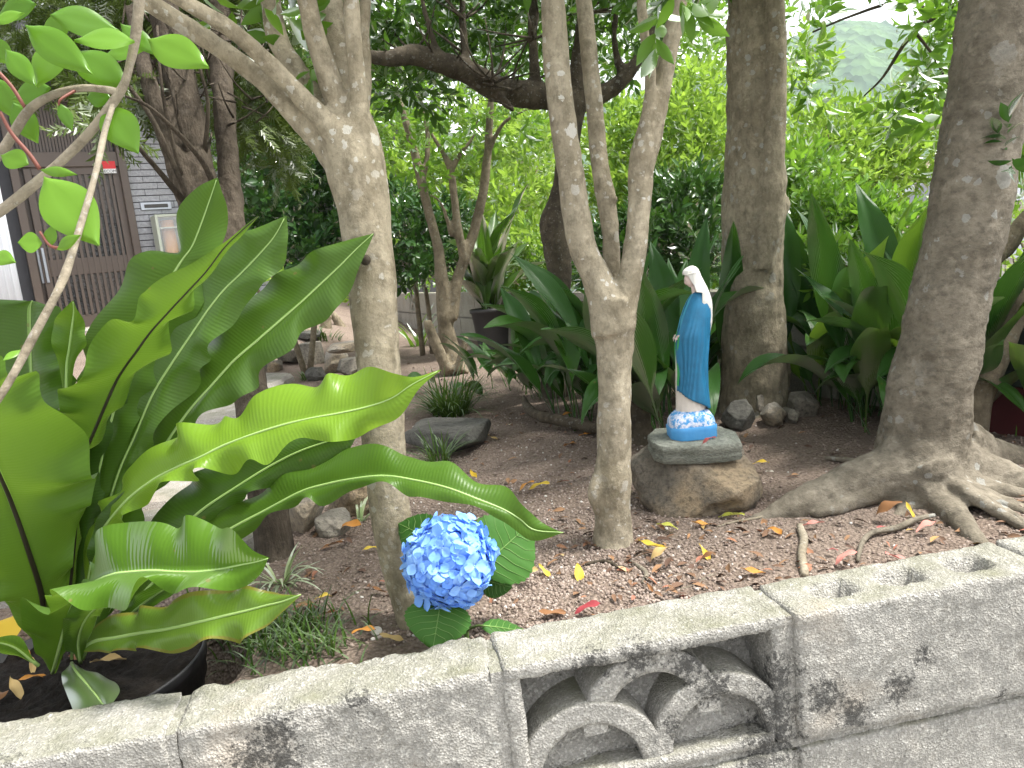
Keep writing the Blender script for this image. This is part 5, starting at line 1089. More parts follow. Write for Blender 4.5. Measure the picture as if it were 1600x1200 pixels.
# =================================================================== GRASS TUFTS
def tuft(name, label, x, y, n, L, w_, m, spread=.7, rad_=.03, kind=None, group=None, area=None):
    g = T(x, y); Vs = []; Fs = []; tn = []; k = 0
    for i in range(n):
        a = random.uniform(0, 6.283); r_ = rad_*math.sqrt(random.random())
        bx, by = (g[0]+r_*math.cos(a), g[1]+r_*math.sin(a)) if area is None else (lambda q: (q[0], q[1]))(T(*area()))
        b = np.array([bx, by, hgt(bx, by)-.004]); az = a+random.gauss(0, .7); l = L*random.uniform(.55, 1.1); ang = random.uniform(.0, spread); bend = random.uniform(.6, 2.0)*spread
        p = b.copy(); side = np.array([-math.sin(az), math.cos(az), 0]); nn = 6
        for j in range(nn+1):
            t_ = j/nn; ww = w_*(1-t_**3)*.5+.0002; Vs += [p-side*ww, p+side*ww]; ang += bend/nn; p = p+l/nn*np.array([math.sin(ang)*math.cos(az), math.sin(ang)*math.sin(az), math.cos(ang)])
        Fs += [(k+2*j, k+2*j+1, k+2*j+3, k+2*j+2) for j in range(nn)]; k += 2*(nn+1); tn += [random.random()]*(2*(nn+1))
    me = mesh_np('blades', Vs, Fs, np.zeros((len(Vs), 2)), tn)
    if kind == 'stuff': return tag(obj(name, me, M[m]), label, kind='stuff')
    r = thing(name, label, 'plant', g, group); part('blades', me, M[m], r); return r
tuft('mondo_grass', 'arching dark grass tuft behind the flat stepping stone', 705, 648, 230, .24, .006, 'grass', .8, .07)
tuft('mondo_grass', 'thin grass tuft growing in front of the flat stepping stone', 685, 722, 60, .13, .004, 'grass', .7, .035)
tuft('spider_plant', 'small pale striped spider plant left of the pale tree foot', 440, 912, 26, .12, .006, 'grass_pale', 1.0, .012)
tuft('spider_plant', 'tiny pale striped spider plant left of the pale tree beside the small block stone', 563, 815, 12, .1, .006, 'grass_pale', .9, .008)
tuft('sapling_grass', 'young light green blades near the far wall by the small tree', 655, 540, 14, .38, .02, 'aspid_light', .6, .06)
tuft('path_weeds', 'weed tuft at the foot of the stone pile', 480, 595, 26, .1, .007, 'grass', .7, .05)
tuft('grass', 'short dark grass beside the fern pot', 430, 1000, 420, .075, .003, 'grass', .8, kind='stuff', area=lambda: (random.gauss(440, 55), random.gauss(995, 26)))
tuft('path_weeds', 'leafy weed on the low stone pile', 548, 575, 20, .12, .012, 'grass', .8, .03)
tuft('path_weeds', 'green tuft by the stones far behind the pale tree', 500, 528, 50, .14, .012, 'grass', .8, .16)

# =================================================================== STONES
def rock(name, label, x, y, wpx, hpx, dep, m, seed, Y=None, yaw=0., flat=.0, angular=.25, cat='rock', z0=None, group=None, blocky=2.2, facets=9):
    """stone whose foot shows at pixel (x, y); width and height in pixels there"""
    g = T(x, y) if Y is None else P(x, y, Y); 
    w_, h_ = Wd(x, y, g[1], wpx)/2, Wd(x, y, g[1], hpx)
    bm = bmesh.new(); bmesh.ops.create_icosphere(bm, subdivisions=5, radius=1.); o3 = Vector((seed*7.1, seed*3.3, 0)); rr_ = random.Random(int(seed*10)); planes = [(Vector((rr_.gauss(0, 1), rr_.gauss(0, 1), rr_.gauss(0, .8))).normalized(), rr_.uniform(.62, .95)) for _ in range(facets)]
    for v in bm.verts:
        d = v.co.normalized(); k = 1+angular*mnoise.noise(d*1.3+o3)+.12*angular*4*mnoise.noise(d*3.1+o3)*.5+.03*mnoise.noise(d*8+o3)+.016*mnoise.noise(d*21+o3)
        q = (abs(d.x)**blocky+abs(d.y)**blocky+abs(d.z)**blocky)**(-1/blocky); c = d*q*k
        if flat and c.z > 1-flat: c.z = 1-flat+(c.z-1+flat)*.15
        for pn, pd in planes:
            e = c.dot(pn)-pd
            if e > 0: c = c-pn*e*.92
        v.co = Vector((c.x*w_, c.y*dep/2, c.z*h_*.62))
    me = bpy.data.meshes.new(name); bm.to_mesh(me); bm.free(); me.polygons.foreach_set('use_smooth', np.ones(len(me.polygons), dtype=bool))
    o = obj(name, me, M[m], None, (g[0], g[1]+dep*.45, (g[2] if z0 is None else z0)+h_*.38), (0, 0, yaw)); return tag(o, label, cat, group)
boulder = rock('boulder', 'rounded brown boulder under the statue', 1120, 814, 208, 110, .30, 'boulder', 2.7, yaw=.1, flat=.12, angular=.22, facets=5)
bz = boulder.location[2]
# flat slab on the boulder
sc_ = P(1083, 694, 1.66); sw = Wd(1083, 694, 1.66, 132)
def slab_rock():
    bm = bmesh.new(); bmesh.ops.create_grid(bm, x_segments=2, y_segments=2, size=.5); bm.free()
    V = []; n = 44; 
    outl = [(-.5, -.32), (-.40, -.47), (-.1, -.5), (.3, -.46), (.5, -.36), (.52, .1), (.40, .42), (.0, .48), (-.42, .40), (-.52, .1)]
    pts = []
    for a_, b_ in zip(outl, outl[1:]+outl[:1]):
        for k in range(7): pts.append(np.array(a_)*(1-k/7)+np.array(b_)*(k/7))
    n = len(pts); rings = [(.0, .5), (.3, .5), (.6, .5), (.85, .5), (.97, .48), (1., .38), (1.01, .2), (.985, .05), (.99, -.1), (1.0, -.25), (.97, -.44), (.9, -.5), (.4, -.5), (.0, -.5)]
    for k, z in rings:
        for p in pts:
            x, y = p[0]*k*sw, p[1]*k*sw*.95; d = nz(x*1.2, y*1.2, z*.09+5, 28); e = nz(x, y, z*.05, 80)
            V.append((x*(1+.025*d), y*(1+.025*d), z*.042+.0022*d*(1 if k > .2 else 0)+.0016*e))
    Fc = [(a*n+i, a*n+(i+1) % n, (a+1)*n+(i+1) % n, (a+1)*n+i) for a in range(len(rings)-1) for i in range(n)]
    me = MB().add(V, [tuple(reversed(f)) for f in Fc]).mesh('stone_slab'); me.set_sharp_from_angle(angle=rad(38)); return me
slab = obj('stone_slab', slab_rock(), M['slab'], None, sc_, (rad(2), rad(3), rad(-6))); tag(slab, 'flat grey-green stone slab on the boulder, carrying the statue', 'slab')
rock('wedge_stone', 'small dark wedge stone between slab and boulder', 1085, 722, 40, 14, .1, 'stone_dark', 4.4, Y=1.60)
rock('rock', 'dark rounded rock left of the stones at the stout trunk foot', 1166, 672, 54, 44, .14, 'stone_dark', 5.1, flat=.1)
rock('rock', 'white-veined grey rock at the stout trunk foot', 1214, 666, 40, 34, .1, 'stone_pale', 6.3, angular=.35)
rock('rock', 'small brown rock perched behind the veined rock', 1193, 640, 28, 26, .08, 'stone', 7.7, Y=2.38)
rock('rock', 'small brown stone right of the white-veined rock', 1243, 662, 28, 24, .08, 'stone', 8.2)
rock('rock', 'grey rock half hidden under the sunlit aspidistra', 1262, 655, 46, 46, .1, 'stone', 9.9)
rock('stepping_stone', 'large flat dark stepping stone right of the pale tree', 705, 712, 150, 46, .34, 'stone_dark', 10.4, flat=.45, blocky=3.)
rock('block_stone', 'small blocky tan stone left of the pale tree foot', 520, 840, 56, 32, .10, 'stone', 11.3, blocky=4., angular=.2)
rock('rock', 'pale grooved rock beside the juniper foot', 468, 840, 66, 66, .16, 'stone_pale', 12.8, angular=.4)
rock('rock', 'mossy brown rock behind the small blocky stone', 548, 806, 90, 56, .16, 'boulder', 13.1, blocky=3.)
# pile of stones by the path
for i, (lab, x, y, w_, h_, d, m, fl, ang, bl) in enumerate([
    ('dark round stone at the foot of the stone pile by the path', 492, 597, 32, 24, .14, 'stone_dark', .1, .25, 2.4),
    ('upright squarish stone in the stone pile by the path', 485, 572, 40, 42, .22, 'stone', .3, .25, 4.),
    ('pale stone jutting from the stone pile by the path', 520, 585, 40, 40, .2, 'stone_pale', .3, .3, 3.),
    ('broad stone of the pile nearest the pale tree', 548, 592, 46, 36, .2, 'stone', .3, .3, 3.),
    ('far stone topping the pile beside the fern frond', 478, 534, 36, 18, .3, 'stone_dark', .4, .2, 3.),
    ('tan stone at the left end of the stone pile', 425, 582, 26, 18, .16, 'boulder', .2, .3, 2.4),
    ('long low stone along the path edge behind the fern', 450, 570, 44, 26, .3, 'stone', .3, .3, 3.)]):
    rock('pile_stone', lab, x, y, w_, h_, d, m, 20.3+i*1.7, flat=fl, angular=ang, blocky=bl, group='stones piled by the path')
rock('flat_stone', 'flat overhanging stone lying on top of the stone pile', 532, 550, 60, 14, .34, 'stone_pale', 33.3, Y=4.1, flat=.5, blocky=3.)
# posts of cut wood by the far bank
for i, (x0, y0, x1, y1, w_, lab) in enumerate([(508, 512, 512, 492, 14, 'short cut stump at the far left bank'), (535, 510, 518, 490, 12, 'leaning cut root stub at the far left bank')]):
    g = T(x0, y0); r = tag(obj('tree_stump', shift(MB().add(*tube([g+np.array([0, 0, -.05]), P((x0+x1)/2, (y0+y1)/2, g[1]), P(x1, y1, g[1])], [Wd(x0, y0, g[1], w_)*.7, Wd(x0, y0, g[1], w_)*.55, Wd(x0, y0, g[1], w_)*.5], 14, 4, .12)).mesh('tree_stump'), -g), M['barkH'], None, g), lab, 'stump')

# =================================================================== STATUE
st_b = P(1080, 682, 1.655); stat = thing('statue', 'painted statue of a robed woman in blue mantle on the stone slab', 'statue', st_b)
KS = depth(st_b)/F/4.286*1.03
def sx(x, y): return ((x-257)+(1125-y)*.105)*KS
def sz(y): return (1125-y)*KS*1.012
def spaint(name, col, wear=.25, dark=(.08, .09, .1), rough_=.5):
    m, t = mat(name); co = t.coord(); n = t.noise(co, 60., 6, .7); n2 = t.noise(t.coord(scale=(1, 1, .25)), 120., 5, .7)
    c = t.mix(t.math('MULTIPLY', (t.ramp((n, 'Fac'), [(.4, (0, 0, 0)), (.75, (1, 1, 1))]), 0), wear), col, dark); c = t.mix(t.math('MULTIPLY', (n2, 'Fac'), .3), c, tuple(min(1, k*1.6+.02) for k in col))
    t.pbr(c, rough_, t.bump((n2, 'Fac'), .25, .002), .35); return m
M['st_blue'] = spaint('mantle_blue', (.014, .15, .29), .35, (.01, .03, .06)); M['st_teal'] = spaint('lining_teal', (.03, .26, .4)); M['st_cream'] = spaint('gown_cream', (.6, .55, .49), .3, (.3, .26, .2)); M['st_white'] = spaint('veil_white', (.66, .65, .6), .35, (.32, .32, .29))
M['st_skin'] = spaint('face_paint', (.62, .50, .46), .15, (.3, .2, .18)); M['st_base'] = spaint('base_blue', (.07, .3, .62), .2, (.2, .4, .65)); M['st_green'] = spaint('lining_green', (.03, .3, .08), .2); M['st_dark'] = spaint('paint_dark', (.05, .03, .03), .1)
def cloudy():
    m, t = mat('cloud_paint'); n = t.noise(t.coord(), 95., 5, .7); c = t.mix((t.ramp((n, 'Fac'), [(.45, (0, 0, 0)), (.56, (1, 1, 1))]), 0), (.07, .3, .62), (.68, .7, .8)); t.pbr(c, .6, t.bump((n, 'Fac'), .5, .003), .3); return m
M['st_cloud'] = cloudy()
GF = {940: (150, 345), 860: (147, 340), 800: (144, 335), 720: (140, 328), 640: (137, 322), 560: (134, 318), 480: (146, 318), 420: (160, 325), 360: (172, 332), 300: (190, 335), 250: (212, 328), 225: (228, 310), 205: (236, 296), 185: (232, 292)}
MF = {950: (146, 364), 860: (150, 352), 800: (154, 346), 720: (152, 340), 640: (146, 337), 560: (140, 338), 480: (140, 340), 420: (156, 345), 360: (168, 348), 300: (186, 346), 250: (206, 336), 225: (222, 320), 208: (236, 302)}
def ext(tab, y):
    ks = sorted(tab); return np.interp(y, ks, [tab[k][0] for k in ks]), np.interp(y, ks, [tab[k][1] for k in ks])
def ring_pt(tab, y, a, k=1., wy=None, fold=0., nf=9, ph=0.):
    """a = 0 at the front (-X), positive towards the viewer (-Y)"""
    f_, b_ = ext(tab, y); c = (f_+b_)/2; r_ = (b_-f_)/2*k; w2 = (wy if wy else .82)*r_
    if y > 880: w2 = max(w2, 70)
    q = 1+fold*(1.6*abs(math.sin(.5*nf*a+ph+.003*y))-1)
    X = sx(c-r_*q*math.cos(a), y); Yy = -w2*q*math.sin(a)*KS; return np.array([X, Yy, sz(y)])
# gown
V = []; ysr = np.linspace(948, 186, 60); n = 48
for y in ysr:
    for i in range(n): a = 2*math.pi*i/n; V.append(ring_pt(GF, y, a, .97-.15*sstep(.2, .5, min(a, 2*math.pi-a))*(1-sstep(760, 930, y)), None, .03*sstep(500, 900, y), 14))
Fc = [(k*n+i, k*n+(i+1) % n, (k+1)*n+(i+1) % n, (k+1)*n+i) for k in range(59) for i in range(n)]
obj('gown', MB().add(V, Fc).mesh('gown'), M['st_cream'], stat)
# mantle: wraps the back and sides, open at the front, hem falling from front to back
def mantle(nm, amin, amax, mtl, k_, fold, hem, top=206, thick=.0022):
    na, ny = 84, 60; out = []; 
    for sgn in (1, -1):
        V = []
        for j in range(ny+1):
            for i in range(na+1):
                a = amin+(amax-amin)*i/na; side = abs(a)
                y1 = hem(a); y = top+(y1-top)*j/ny
                fd = fold*sstep(260, 560, y)*(1 if side < 2.9 else .6)
                arm = .10*math.exp(-((y-455)/70)**2)*math.exp(-((side-1.05)/.55)**2)   # bent arm under the cloth
                p = ring_pt(MF, y, a, k_+arm, .86+.5*arm, fd, 17, 2.2*math.sin(a*3+y*.004)+.8*math.sin(y*.013+a*2)); 
                V.append(p)
        out.append(V)
    V = out[0]; F1 = [(j*(na+1)+i, j*(na+1)+i+1, (j+1)*(na+1)+i+1, (j+1)*(na+1)+i) for j in range(ny) for i in range(na)]
    me = MB().add(V, F1).mesh(nm); o = obj(nm, me, M[mtl], stat); s = o.modifiers.new('s', 'SOLIDIFY'); s.thickness = thick; s.offset = 1; return o
def hemf(a): 
    s = abs(a); return np.interp(s, [.2, .64, 1.1, 1.57, 2.15, 2.6, 3.14], [812, 822, 856, 884, 914, 942, 952])
mantle('mantle', .24, 2*math.pi-.24, 'st_blue', 1.07, .08, lambda a: hemf(min(a, 2*math.pi-a)))
# turned-back lining along both front edges
for sgn in (1, -1):
    V = []; n2 = 40
    for j in range(n2+1):
        y = 216+(780-216)*j/n2
        for da, kk in ((.10, 1.04), (.24, 1.10), (.40, 1.115), (.50, 1.09)): V.append(ring_pt(MF, y, sgn*(da+.05*math.sin(y*.03)), kk, .86))
    Fc = [(j*4+i, j*4+i+1, j*4+5+i, j*4+4+i) for j in range(n2) for i in range(3)]
    cut = int(n2*.42)*3
    obj('lining', MB().add(V, Fc[:cut]).mesh('lining'), M['st_teal'], stat); obj('lining', MB().add(V, Fc[cut:]).mesh('lining'), M['st_green'], stat)
# head with face, looking down and forward
bm = bmesh.new(); bmesh.ops.create_uvsphere(bm, u_segments=40, v_segments=32, radius=1.)
for v in bm.verts:
    d = v.co.copy(); x, y, z = d; fx = -x     # -x is the face
    k = 1.0
    if fx > .2: 
        nose = math.exp(-(y/.13)**2)*(math.exp(-((z+.12)/.22)**2)) ; k += .20*nose*sstep(.4, .9, fx)
        eye = math.exp(-((abs(y)-.36)/.16)**2)*math.exp(-((z-.12)/.12)**2); k -= .07*eye
        mouth = math.exp(-(y/.22)**2)*math.exp(-((z+.48)/.05)**2); k -= .035*mouth
        lip = math.exp(-(y/.2)**2)*(math.exp(-((z+.40)/.05)**2)+math.exp(-((z+.56)/.05)**2)); k += .03*lip
        chin = math.exp(-(y/.25)**2)*math.exp(-((z+.85)/.16)**2); k += .10*chin
    v.co = Vector((x*k*.92*38, y*k*.78*38, z*(1.18 if z < 0 else 1.02)*k*40*(1.0)))
me = bpy.data.meshes.new('head'); bm.to_mesh(me); bm.free(); me.transform(Matrix.Rotation(rad(-22), 4, 'Y')); me.transform(Matrix.Scale(KS, 4)); me.polygons.foreach_set('use_smooth', np.ones(len(me.polygons), dtype=bool))
hd = obj('head', me, M['st_skin'], stat, (sx(212, 125), 0, sz(127)))
for sgn in (-1, 1):
    e = obj('eye', bev_box('eye', (-1.2*KS, -4.5*KS, -.9*KS), (1.2*KS, 4.5*KS, .9*KS), .5*KS), M['st_dark'], hd); e.location = (-32*KS*.98, sgn*10.5*KS, -8*KS*.2); 
mth = obj('mouth', bev_box('mouth', (-1.0*KS, -5*KS, -.9*KS), (1.0*KS, 5*KS, .9*KS), .4*KS), plain('lip_paint', (.35, .1, .1), .5), hd); mth.location = (-26.5*KS, 0, -31*KS)
V, Fc, uv = tube([(sx(246, 210), 0, sz(225)), (sx(238, 175), 0, sz(175)), (sx(226, 140), 0, sz(140))], [19*KS, 17*KS, 19*KS], 14, 4); obj('neck', MB().add(V, Fc).mesh('neck'), M['st_skin'], stat)
# veil over the hair, falling down the back
VF = {44: (205, 225), 52: (180, 245), 66: (164, 258), 85: (156, 268), 110: (168, 278), 140: (186, 294), 180: (212, 316), 220: (226, 334), 260: (236, 348), 300: (250, 356), 360: (268, 360), 410: (290, 358), 465: (318, 348)}
na, ny = 60, 50; V = []
for j in range(ny+1):
    for i in range(na+1):
        sa = i/na; y1 = 465-95*abs(math.cos(math.pi*sa))**1.0; y = 43+(y1-43)*(j/ny)**1.15
        a0 = np.interp(y, [43, 70, 88, 110, 160, 240, 465], [.0, .0, .35, .95, 1.35, 1.55, 1.75]); a = a0+(2*math.pi-2*a0)*sa
        f_, b_ = ext(VF, y); 
        if y > 90: fb_, bb_ = ext(MF, y) if y > 210 else (170, b_); c = (max(f_-60, 170)+b_)/2 if y < 210 else (fb_+b_)/2; r_ = b_-c
        else: c = (f_+b_)/2; r_ = (b_-f_)/2
        w2 = np.interp(y, [43, 52, 70, 100, 150, 200, 260, 465], [8, 26, 37, 42, 45, 56, 66, 60]); q = 1+.02*math.sin(12*a+y*.02)
        V.append((sx(c-r_*q*math.cos(a), y)+.0012, -w2*q*math.sin(a)*KS, sz(y)))
Fc = [(j*(na+1)+i, j*(na+1)+i+1, (j+1)*(na+1)+i+1, (j+1)*(na+1)+i) for j in range(ny) for i in range(na)]
ve = obj('veil', MB().add(V, Fc).mesh('veil'), M['st_white'], stat); s = ve.modifiers.new('s', 'SOLIDIFY'); s.thickness = .0028; s.offset = 1
# band round the veil
V, Fc, uv = tube([(sx(213-52*math.cos(a)*1.0, 86+14*math.cos(a)*-1), -46*math.sin(a)*KS, sz(88-12*math.cos(a)*-.6)) for a in np.linspace(.5, 2*math.pi-.5, 30)], [2.6*KS]*30, 8, 1, .3, 300); obj('hair_band', MB().add(V, Fc).mesh('hair_band'), M['st_white'], stat)
# forearms, hands with five fingers held low in front
def hand(sgn):
    mb = MB(); wr = np.array([sx(134, 470), -sgn*30*KS, sz(474)]); el = np.array([sx(215, 440), -sgn*58*KS, sz(440)])
    mb.add(*tube([el, wr], [15*KS, 9*KS], 12, 3)); d = (wr-el)/np.linalg.norm(wr-el); dn = np.array([-.35, 0, -.94]); up = np.array([0, -sgn, 0])
    palm = wr+dn*10*KS; mb.add(*tube([wr, wr+dn*8*KS, wr+dn*17*KS], [6*KS, 8.5*KS, 7.5*KS], 10, 3))
    for k, (o_, L) in enumerate(((-5.5, 14), (-2, 17), (1.8, 16), (5.2, 12))):
        b = wr+dn*16*KS+np.array([o_*.3, o_*.9, 0])*KS; mb.add(*tube([b, b+dn*L*.5*KS+np.array([-1.5, 0, 0])*KS, b+dn*L*KS+np.array([1., 0, 0])*KS], [2.3*KS, 2.0*KS, 1.3*KS], 7, 3))
    b = wr+dn*6*KS+np.array([-4, 0, 0])*KS; mb.add(*tube([b, b+np.array([-5, sgn*2, -5])*KS, b+np.array([-6, sgn*3, -12])*KS], [2.6*KS, 2.2*KS, 1.5*KS], 7, 3))
    obj('hand', mb.mesh('hand'), M['st_skin'], stat)
hand(1); hand(-1)
# foot peeping out, and base
for sgn in (1, -1):
    bm = bmesh.new(); bmesh.ops.create_uvsphere(bm, u_segments=16, v_segments=12, radius=1.)
    for v in bm.verts: v.co = Vector((v.co.x*38*KS, v.co.y*13*KS, v.co.z*12*KS*(1.2 if v.co.x > 0 else .9)))
    me = bpy.data.meshes.new('foot'); bm.to_mesh(me); bm.free(); me.polygons.foreach_set('use_smooth', np.ones(len(me.polygons), dtype=bool)); obj('foot', me, M['st_skin'], stat, (sx(275, 940)-.002 if sgn > 0 else sx(200, 940), -sgn*62*KS, sz(946)), (0, 0, sgn*.2))
V = []; n = 48
def base_ring(y, k, rnd):
    for i in range(n):
        a = 2*math.pi*i/n; ca, sa = math.cos(a), math.sin(a); q = (abs(ca)**rnd+abs(sa)**rnd)**(-1/rnd); q = min(q, 1.16); V.append((sx(257+5, 1125)+155*k*q*ca*KS*.97, -120*k*q*sa*KS, sz(y)))
for y, k, r_ in [(1125, .96, 6), (1120, .985, 6), (1075, .985, 6), (1068, 1.0, 6), (1046, 1.0, 6), (1040, .98, 5)]: base_ring(y, k, r_)
nr = len(V)//n; Fc = [(k*n+i, k*n+(i+1) % n, (k+1)*n+(i+1) % n, (k+1)*n+i) for k in range(nr-1) for i in range(n)]+[tuple(range(n-1, -1, -1))]
bo = obj('plinth', MB().add(V, Fc).mesh('plinth'), M['st_base'], stat)
V = []
for y, k, r_ in [(1041, .97, 4), (1020, .97, 3.5), (1000, .94, 3), (980, .88, 2.6), (962, .8, 2.2), (948, .66, 2), (940, .45, 2), (936, .05, 2)]: base_ring(y, k, r_)
V = [(x+.0012*nz(x, y, z, 150), y+.0012*nz(x+3, y, z, 150), z+.0016*nz(x, y+5, z, 120)) for x, y, z in V]
nr = len(V)//n; Fc = [(k*n+i, k*n+(i+1) % n, (k+1)*n+(i+1) % n, (k+1)*n+i) for k in range(nr-1) for i in range(n)]
obj('cloud_mound', MB().add(V, Fc).mesh('cloud_mound'), M['st_cloud'], bo)

# =================================================================== GROUND LITTER
ico = bmesh.new(); bmesh.ops.create_icosphere(ico, subdivisions=1, radius=1.); icoV = np.array([v.co[:] for v in ico.verts]); icoF = np.array([[v.index for v in f.verts] for f in ico.faces]); ico.free()
def pebbles(name, n, smin, smax, dens, label):
    Rs, Ts, Ss, tn = [], [], [], []; tries = 0
    while len(Ts) < n and tries < n*8:
        tries += 1; px_, py_ = RNG.uniform(380, 1640), RNG.uniform(480, 1010)**1.0; g = G(px_, py_, 0.)
        if g[1] > 5.5 or wall_s(g[0], g[1]) < TH+.01 or (g[0]+.27)*B_N[0]+(g[1]-6.3)*B_N[1] > -.05 or hgt(g[0], g[1]) > .02: continue
        if RNG.random() > dens(g, px_, py_): continue
        s = smin+(smax-smin)*RNG.random()**2.2; z = hgt(g[0], g[1])+.012*nz(g[0], g[1], 0, 2.2)+.007*nz(g[0], g[1], 3, 9)
        q = RNG.normal(size=(3, 3)); Q, _ = np.linalg.qr(q); Rs.append(Q*np.array([1, .8, .6])); Ts.append((g[0], g[1], z+s*.15)); Ss.append(s); tn.append(RNG.random())
    V, Fc, uv, tv = merge((icoV, icoF, np.zeros((12, 2))), Rs, Ts, Ss, np.array(tn)); tag(obj(name, mesh_np(name, V, Fc, None, tv), M['pebble']), label, kind='stuff')
def dens(g, x, y): 
    d = math.exp(-((x-860)/170)**2-((y-880)/110)**2)+.5*math.exp(-((x-800)/200)**2-((y-740)/90)**2)+.12; return min(1, d*(.7+.6*nz(g[0], g[1], 1, 6)))
pebbles('gravel', 26000, .0014, .0052, dens, 'small brown gravel strewn over the soil')
DL = [leaf_tpl(1, .42, 8, 4, .3, .5, .9, .45), leaf_tpl(1, .38, 8, 4, .5, -.6, .9, .4), leaf_tpl(1, .5, 8, 4, .2, .9, .9, .5), leaf_tpl(1, .3, 8, 4, .6, .2, .9, .45)]
leaf_no = 0
def fallen(label, x, y, Lpx, ang, col, z=None, tilt=.0, Y=None, wide=1., up=0.):
    global leaf_no
    g = T(x, y) if z is None else G(x, y, z); L = Wd(x, y, g[1], Lpx); tpl = DL[leaf_no % 4]; leaf_no += 1; V = tpl[0].copy(); V[:, 0] *= wide; V[:, 1] -= .5
    for i, (t_, s) in enumerate(tpl[2]): V[i, 2] += .05*math.sin(t_*9+leaf_no)*s
    V[:, 2] -= V[:, 2].min()
    o = obj('fallen_leaf', mesh_np('fallen_leaf', V*L, tpl[1], tpl[2], np.full(len(V), random.random())), DEAD[col], None, (g[0], g[1], g[2]+.006+up), (tilt, random.uniform(-.2, .2), ang)); return tag(o, label, 'leaf', 'fallen leaves')
for a in [('yellow fallen leaf alone left of the three-stemmed trunk', 842, 769, 36, 1.5, 'yellow'), ('large yellow fallen leaf just right of the three-stemmed trunk foot', 1018, 862, 44, 1.3, 'yellow'), ('tan fallen leaf just below the large yellow one', 1030, 882, 42, 1.8, 'tan'),
          ('curled yellow leaf standing up above a brown one', 1100, 872, 40, .4, 'yellow', None, .8), ('yellow leaf standing upright near the wall centre', 903, 902, 38, .1, 'yellow', None, .9), ('bright yellow leaf right of the blue flower', 850, 900, 30, .8, 'yellow', None, .3), ('tan leaf stalk lying right of the blue flower', 822, 913, 44, 1.4, 'tan'),
          ('yellow-green fallen leaf at the boulder foot', 1143, 814, 40, 1.3, 'green'), ('yellow-green leaf between the three-stemmed trunk and the boulder', 1040, 832, 36, 1.0, 'green', None, .4), ('orange fallen leaf in front of the boulder', 1095, 827, 36, 1.7, 'orange'), ('yellow leaf on soil right of the stone slab', 1183, 736, 30, 1.2, 'yellow', None, .3), ('white petal on soil right of the stone slab', 1203, 742, 15, .7, 'pale'),
          ('orange-brown leaf lying below the left root of the leaning tree', 1210, 838, 36, .3, 'orange', None, .2), ('yellow leaf standing between the roots of the leaning tree', 1418, 803, 28, .5, 'yellow', None, .7), ('brown leaf lying between the roots of the leaning tree', 1385, 811, 46, 1.5, 'brown'), ('pink fallen leaf below the left root', 1270, 826, 38, 1.5, 'pink'), ('pink fallen leaf near the front root', 1447, 834, 40, 1.8, 'pink'), ('pink fallen leaf at the wall edge below the leaning tree', 1400, 880, 34, 1.2, 'pink'), ('pink fallen leaf lying along the wall top edge', 1320, 887, 40, 1.5, 'pink'), ('small pink leaf beside the root fork', 1378, 830, 18, 1., 'pink'), ('red scrap of leaf near the thin stick', 1300, 868, 20, .6, 'red'),
          ('orange-tan leaf by the wall left of the thin stick', 1176, 902, 42, 1.5, 'orange'), ('brown leaf under the curled yellow one', 1104, 886, 34, 1.5, 'brown'), ('rust brown leaf right of the three-stemmed trunk near the wall', 1016, 925, 24, .2, 'brown', None, .4), ('red-brown leaf along the wall edge, centre', 918, 962, 44, 1.7, 'red'), ('dark brown leaf along the wall edge right of the hydrangea', 862, 970, 50, 1.9, 'brown'),
          ('dark red leaf lying on the slab before the statue', 1106, 701, 26, 1.5, 'red', float(sc_[2])+.025), ('orange leaf on soil left of the slab', 920, 684, 32, 1.3, 'orange'), ('brown-orange leaf farther left of the slab', 890, 702, 28, .8, 'orange'), ('yellow leaf behind the drooping frond', 740, 748, 26, .4, 'yellow'), ('orange curled leaf by the blocky stone', 545, 836, 44, 1.2, 'orange', None, .3), ('brown curled leaf left of the pale tree foot', 520, 858, 34, 1.9, 'brown'),
          ('yellow leaf left of the pale tree foot', 578, 866, 26, 1.8, 'yellow', None, .3), ('brown leaf below the yellow one at the pale tree', 590, 930, 30, 1.6, 'brown', None, .2), ('cream yellow curled leaf beyond the fern tip', 502, 946, 32, 1.4, 'yellow', None, .3), ('brown leaf just under the cream curled one', 516, 966, 30, 1.5, 'brown'), ('yellow and brown leaf beside the white shell', 568, 998, 40, 1.5, 'orange', None, .2), ('ochre leaf at the wall edge by the hydrangea', 612, 1006, 40, 1.4, 'tan'), ('tan leaf behind the drooping frond tip', 822, 772, 30, 1.7, 'orange'),
          ('dead orange leaf high between boulder slab and trunk', 945, 700, 24, .6, 'brown'), ('rusty leaf near the surface root', 884, 655, 26, 1.3, 'orange'), ('small tan leaf left of the stepping stone edge', 770, 690, 22, .9, 'tan')]: fallen(*a)
# dry leaves lying on the compost of the pot
for lab, x, y, Lpx, an, col, ti_ in [('yellow withered leaf on the pot left edge', 18, 1000, 90, .3, 'yellow', .9), ('tan dry leaf on the compost', 52, 1048, 40, .6, 'tan', .5), ('dry brown leaf curled below the tan one', 48, 1072, 40, 2.2, 'orange', .5), ('pale brown dry leaf at the compost left', 25, 1088, 50, .9, 'tan', .2), ('brown dry leaf at the frame edge on the compost', 5, 1100, 40, .4, 'brown', .3), ('dry stalk leaf across the compost', 170, 1042, 60, 1.5, 'tan', .1), ('dark dry leaf on the compost middle', 120, 1040, 44, 1.0, 'brown', .2), ('withered ochre leaf behind the fern base', 30, 1025, 50, 1.2, 'orange', .4)]:
    fallen(lab, x, y, Lpx, an, col, float(pot_c[2])-.015, ti_)
sh = bmesh.new(); bmesh.ops.create_uvsphere(sh, u_segments=20, v_segments=10, radius=1.)
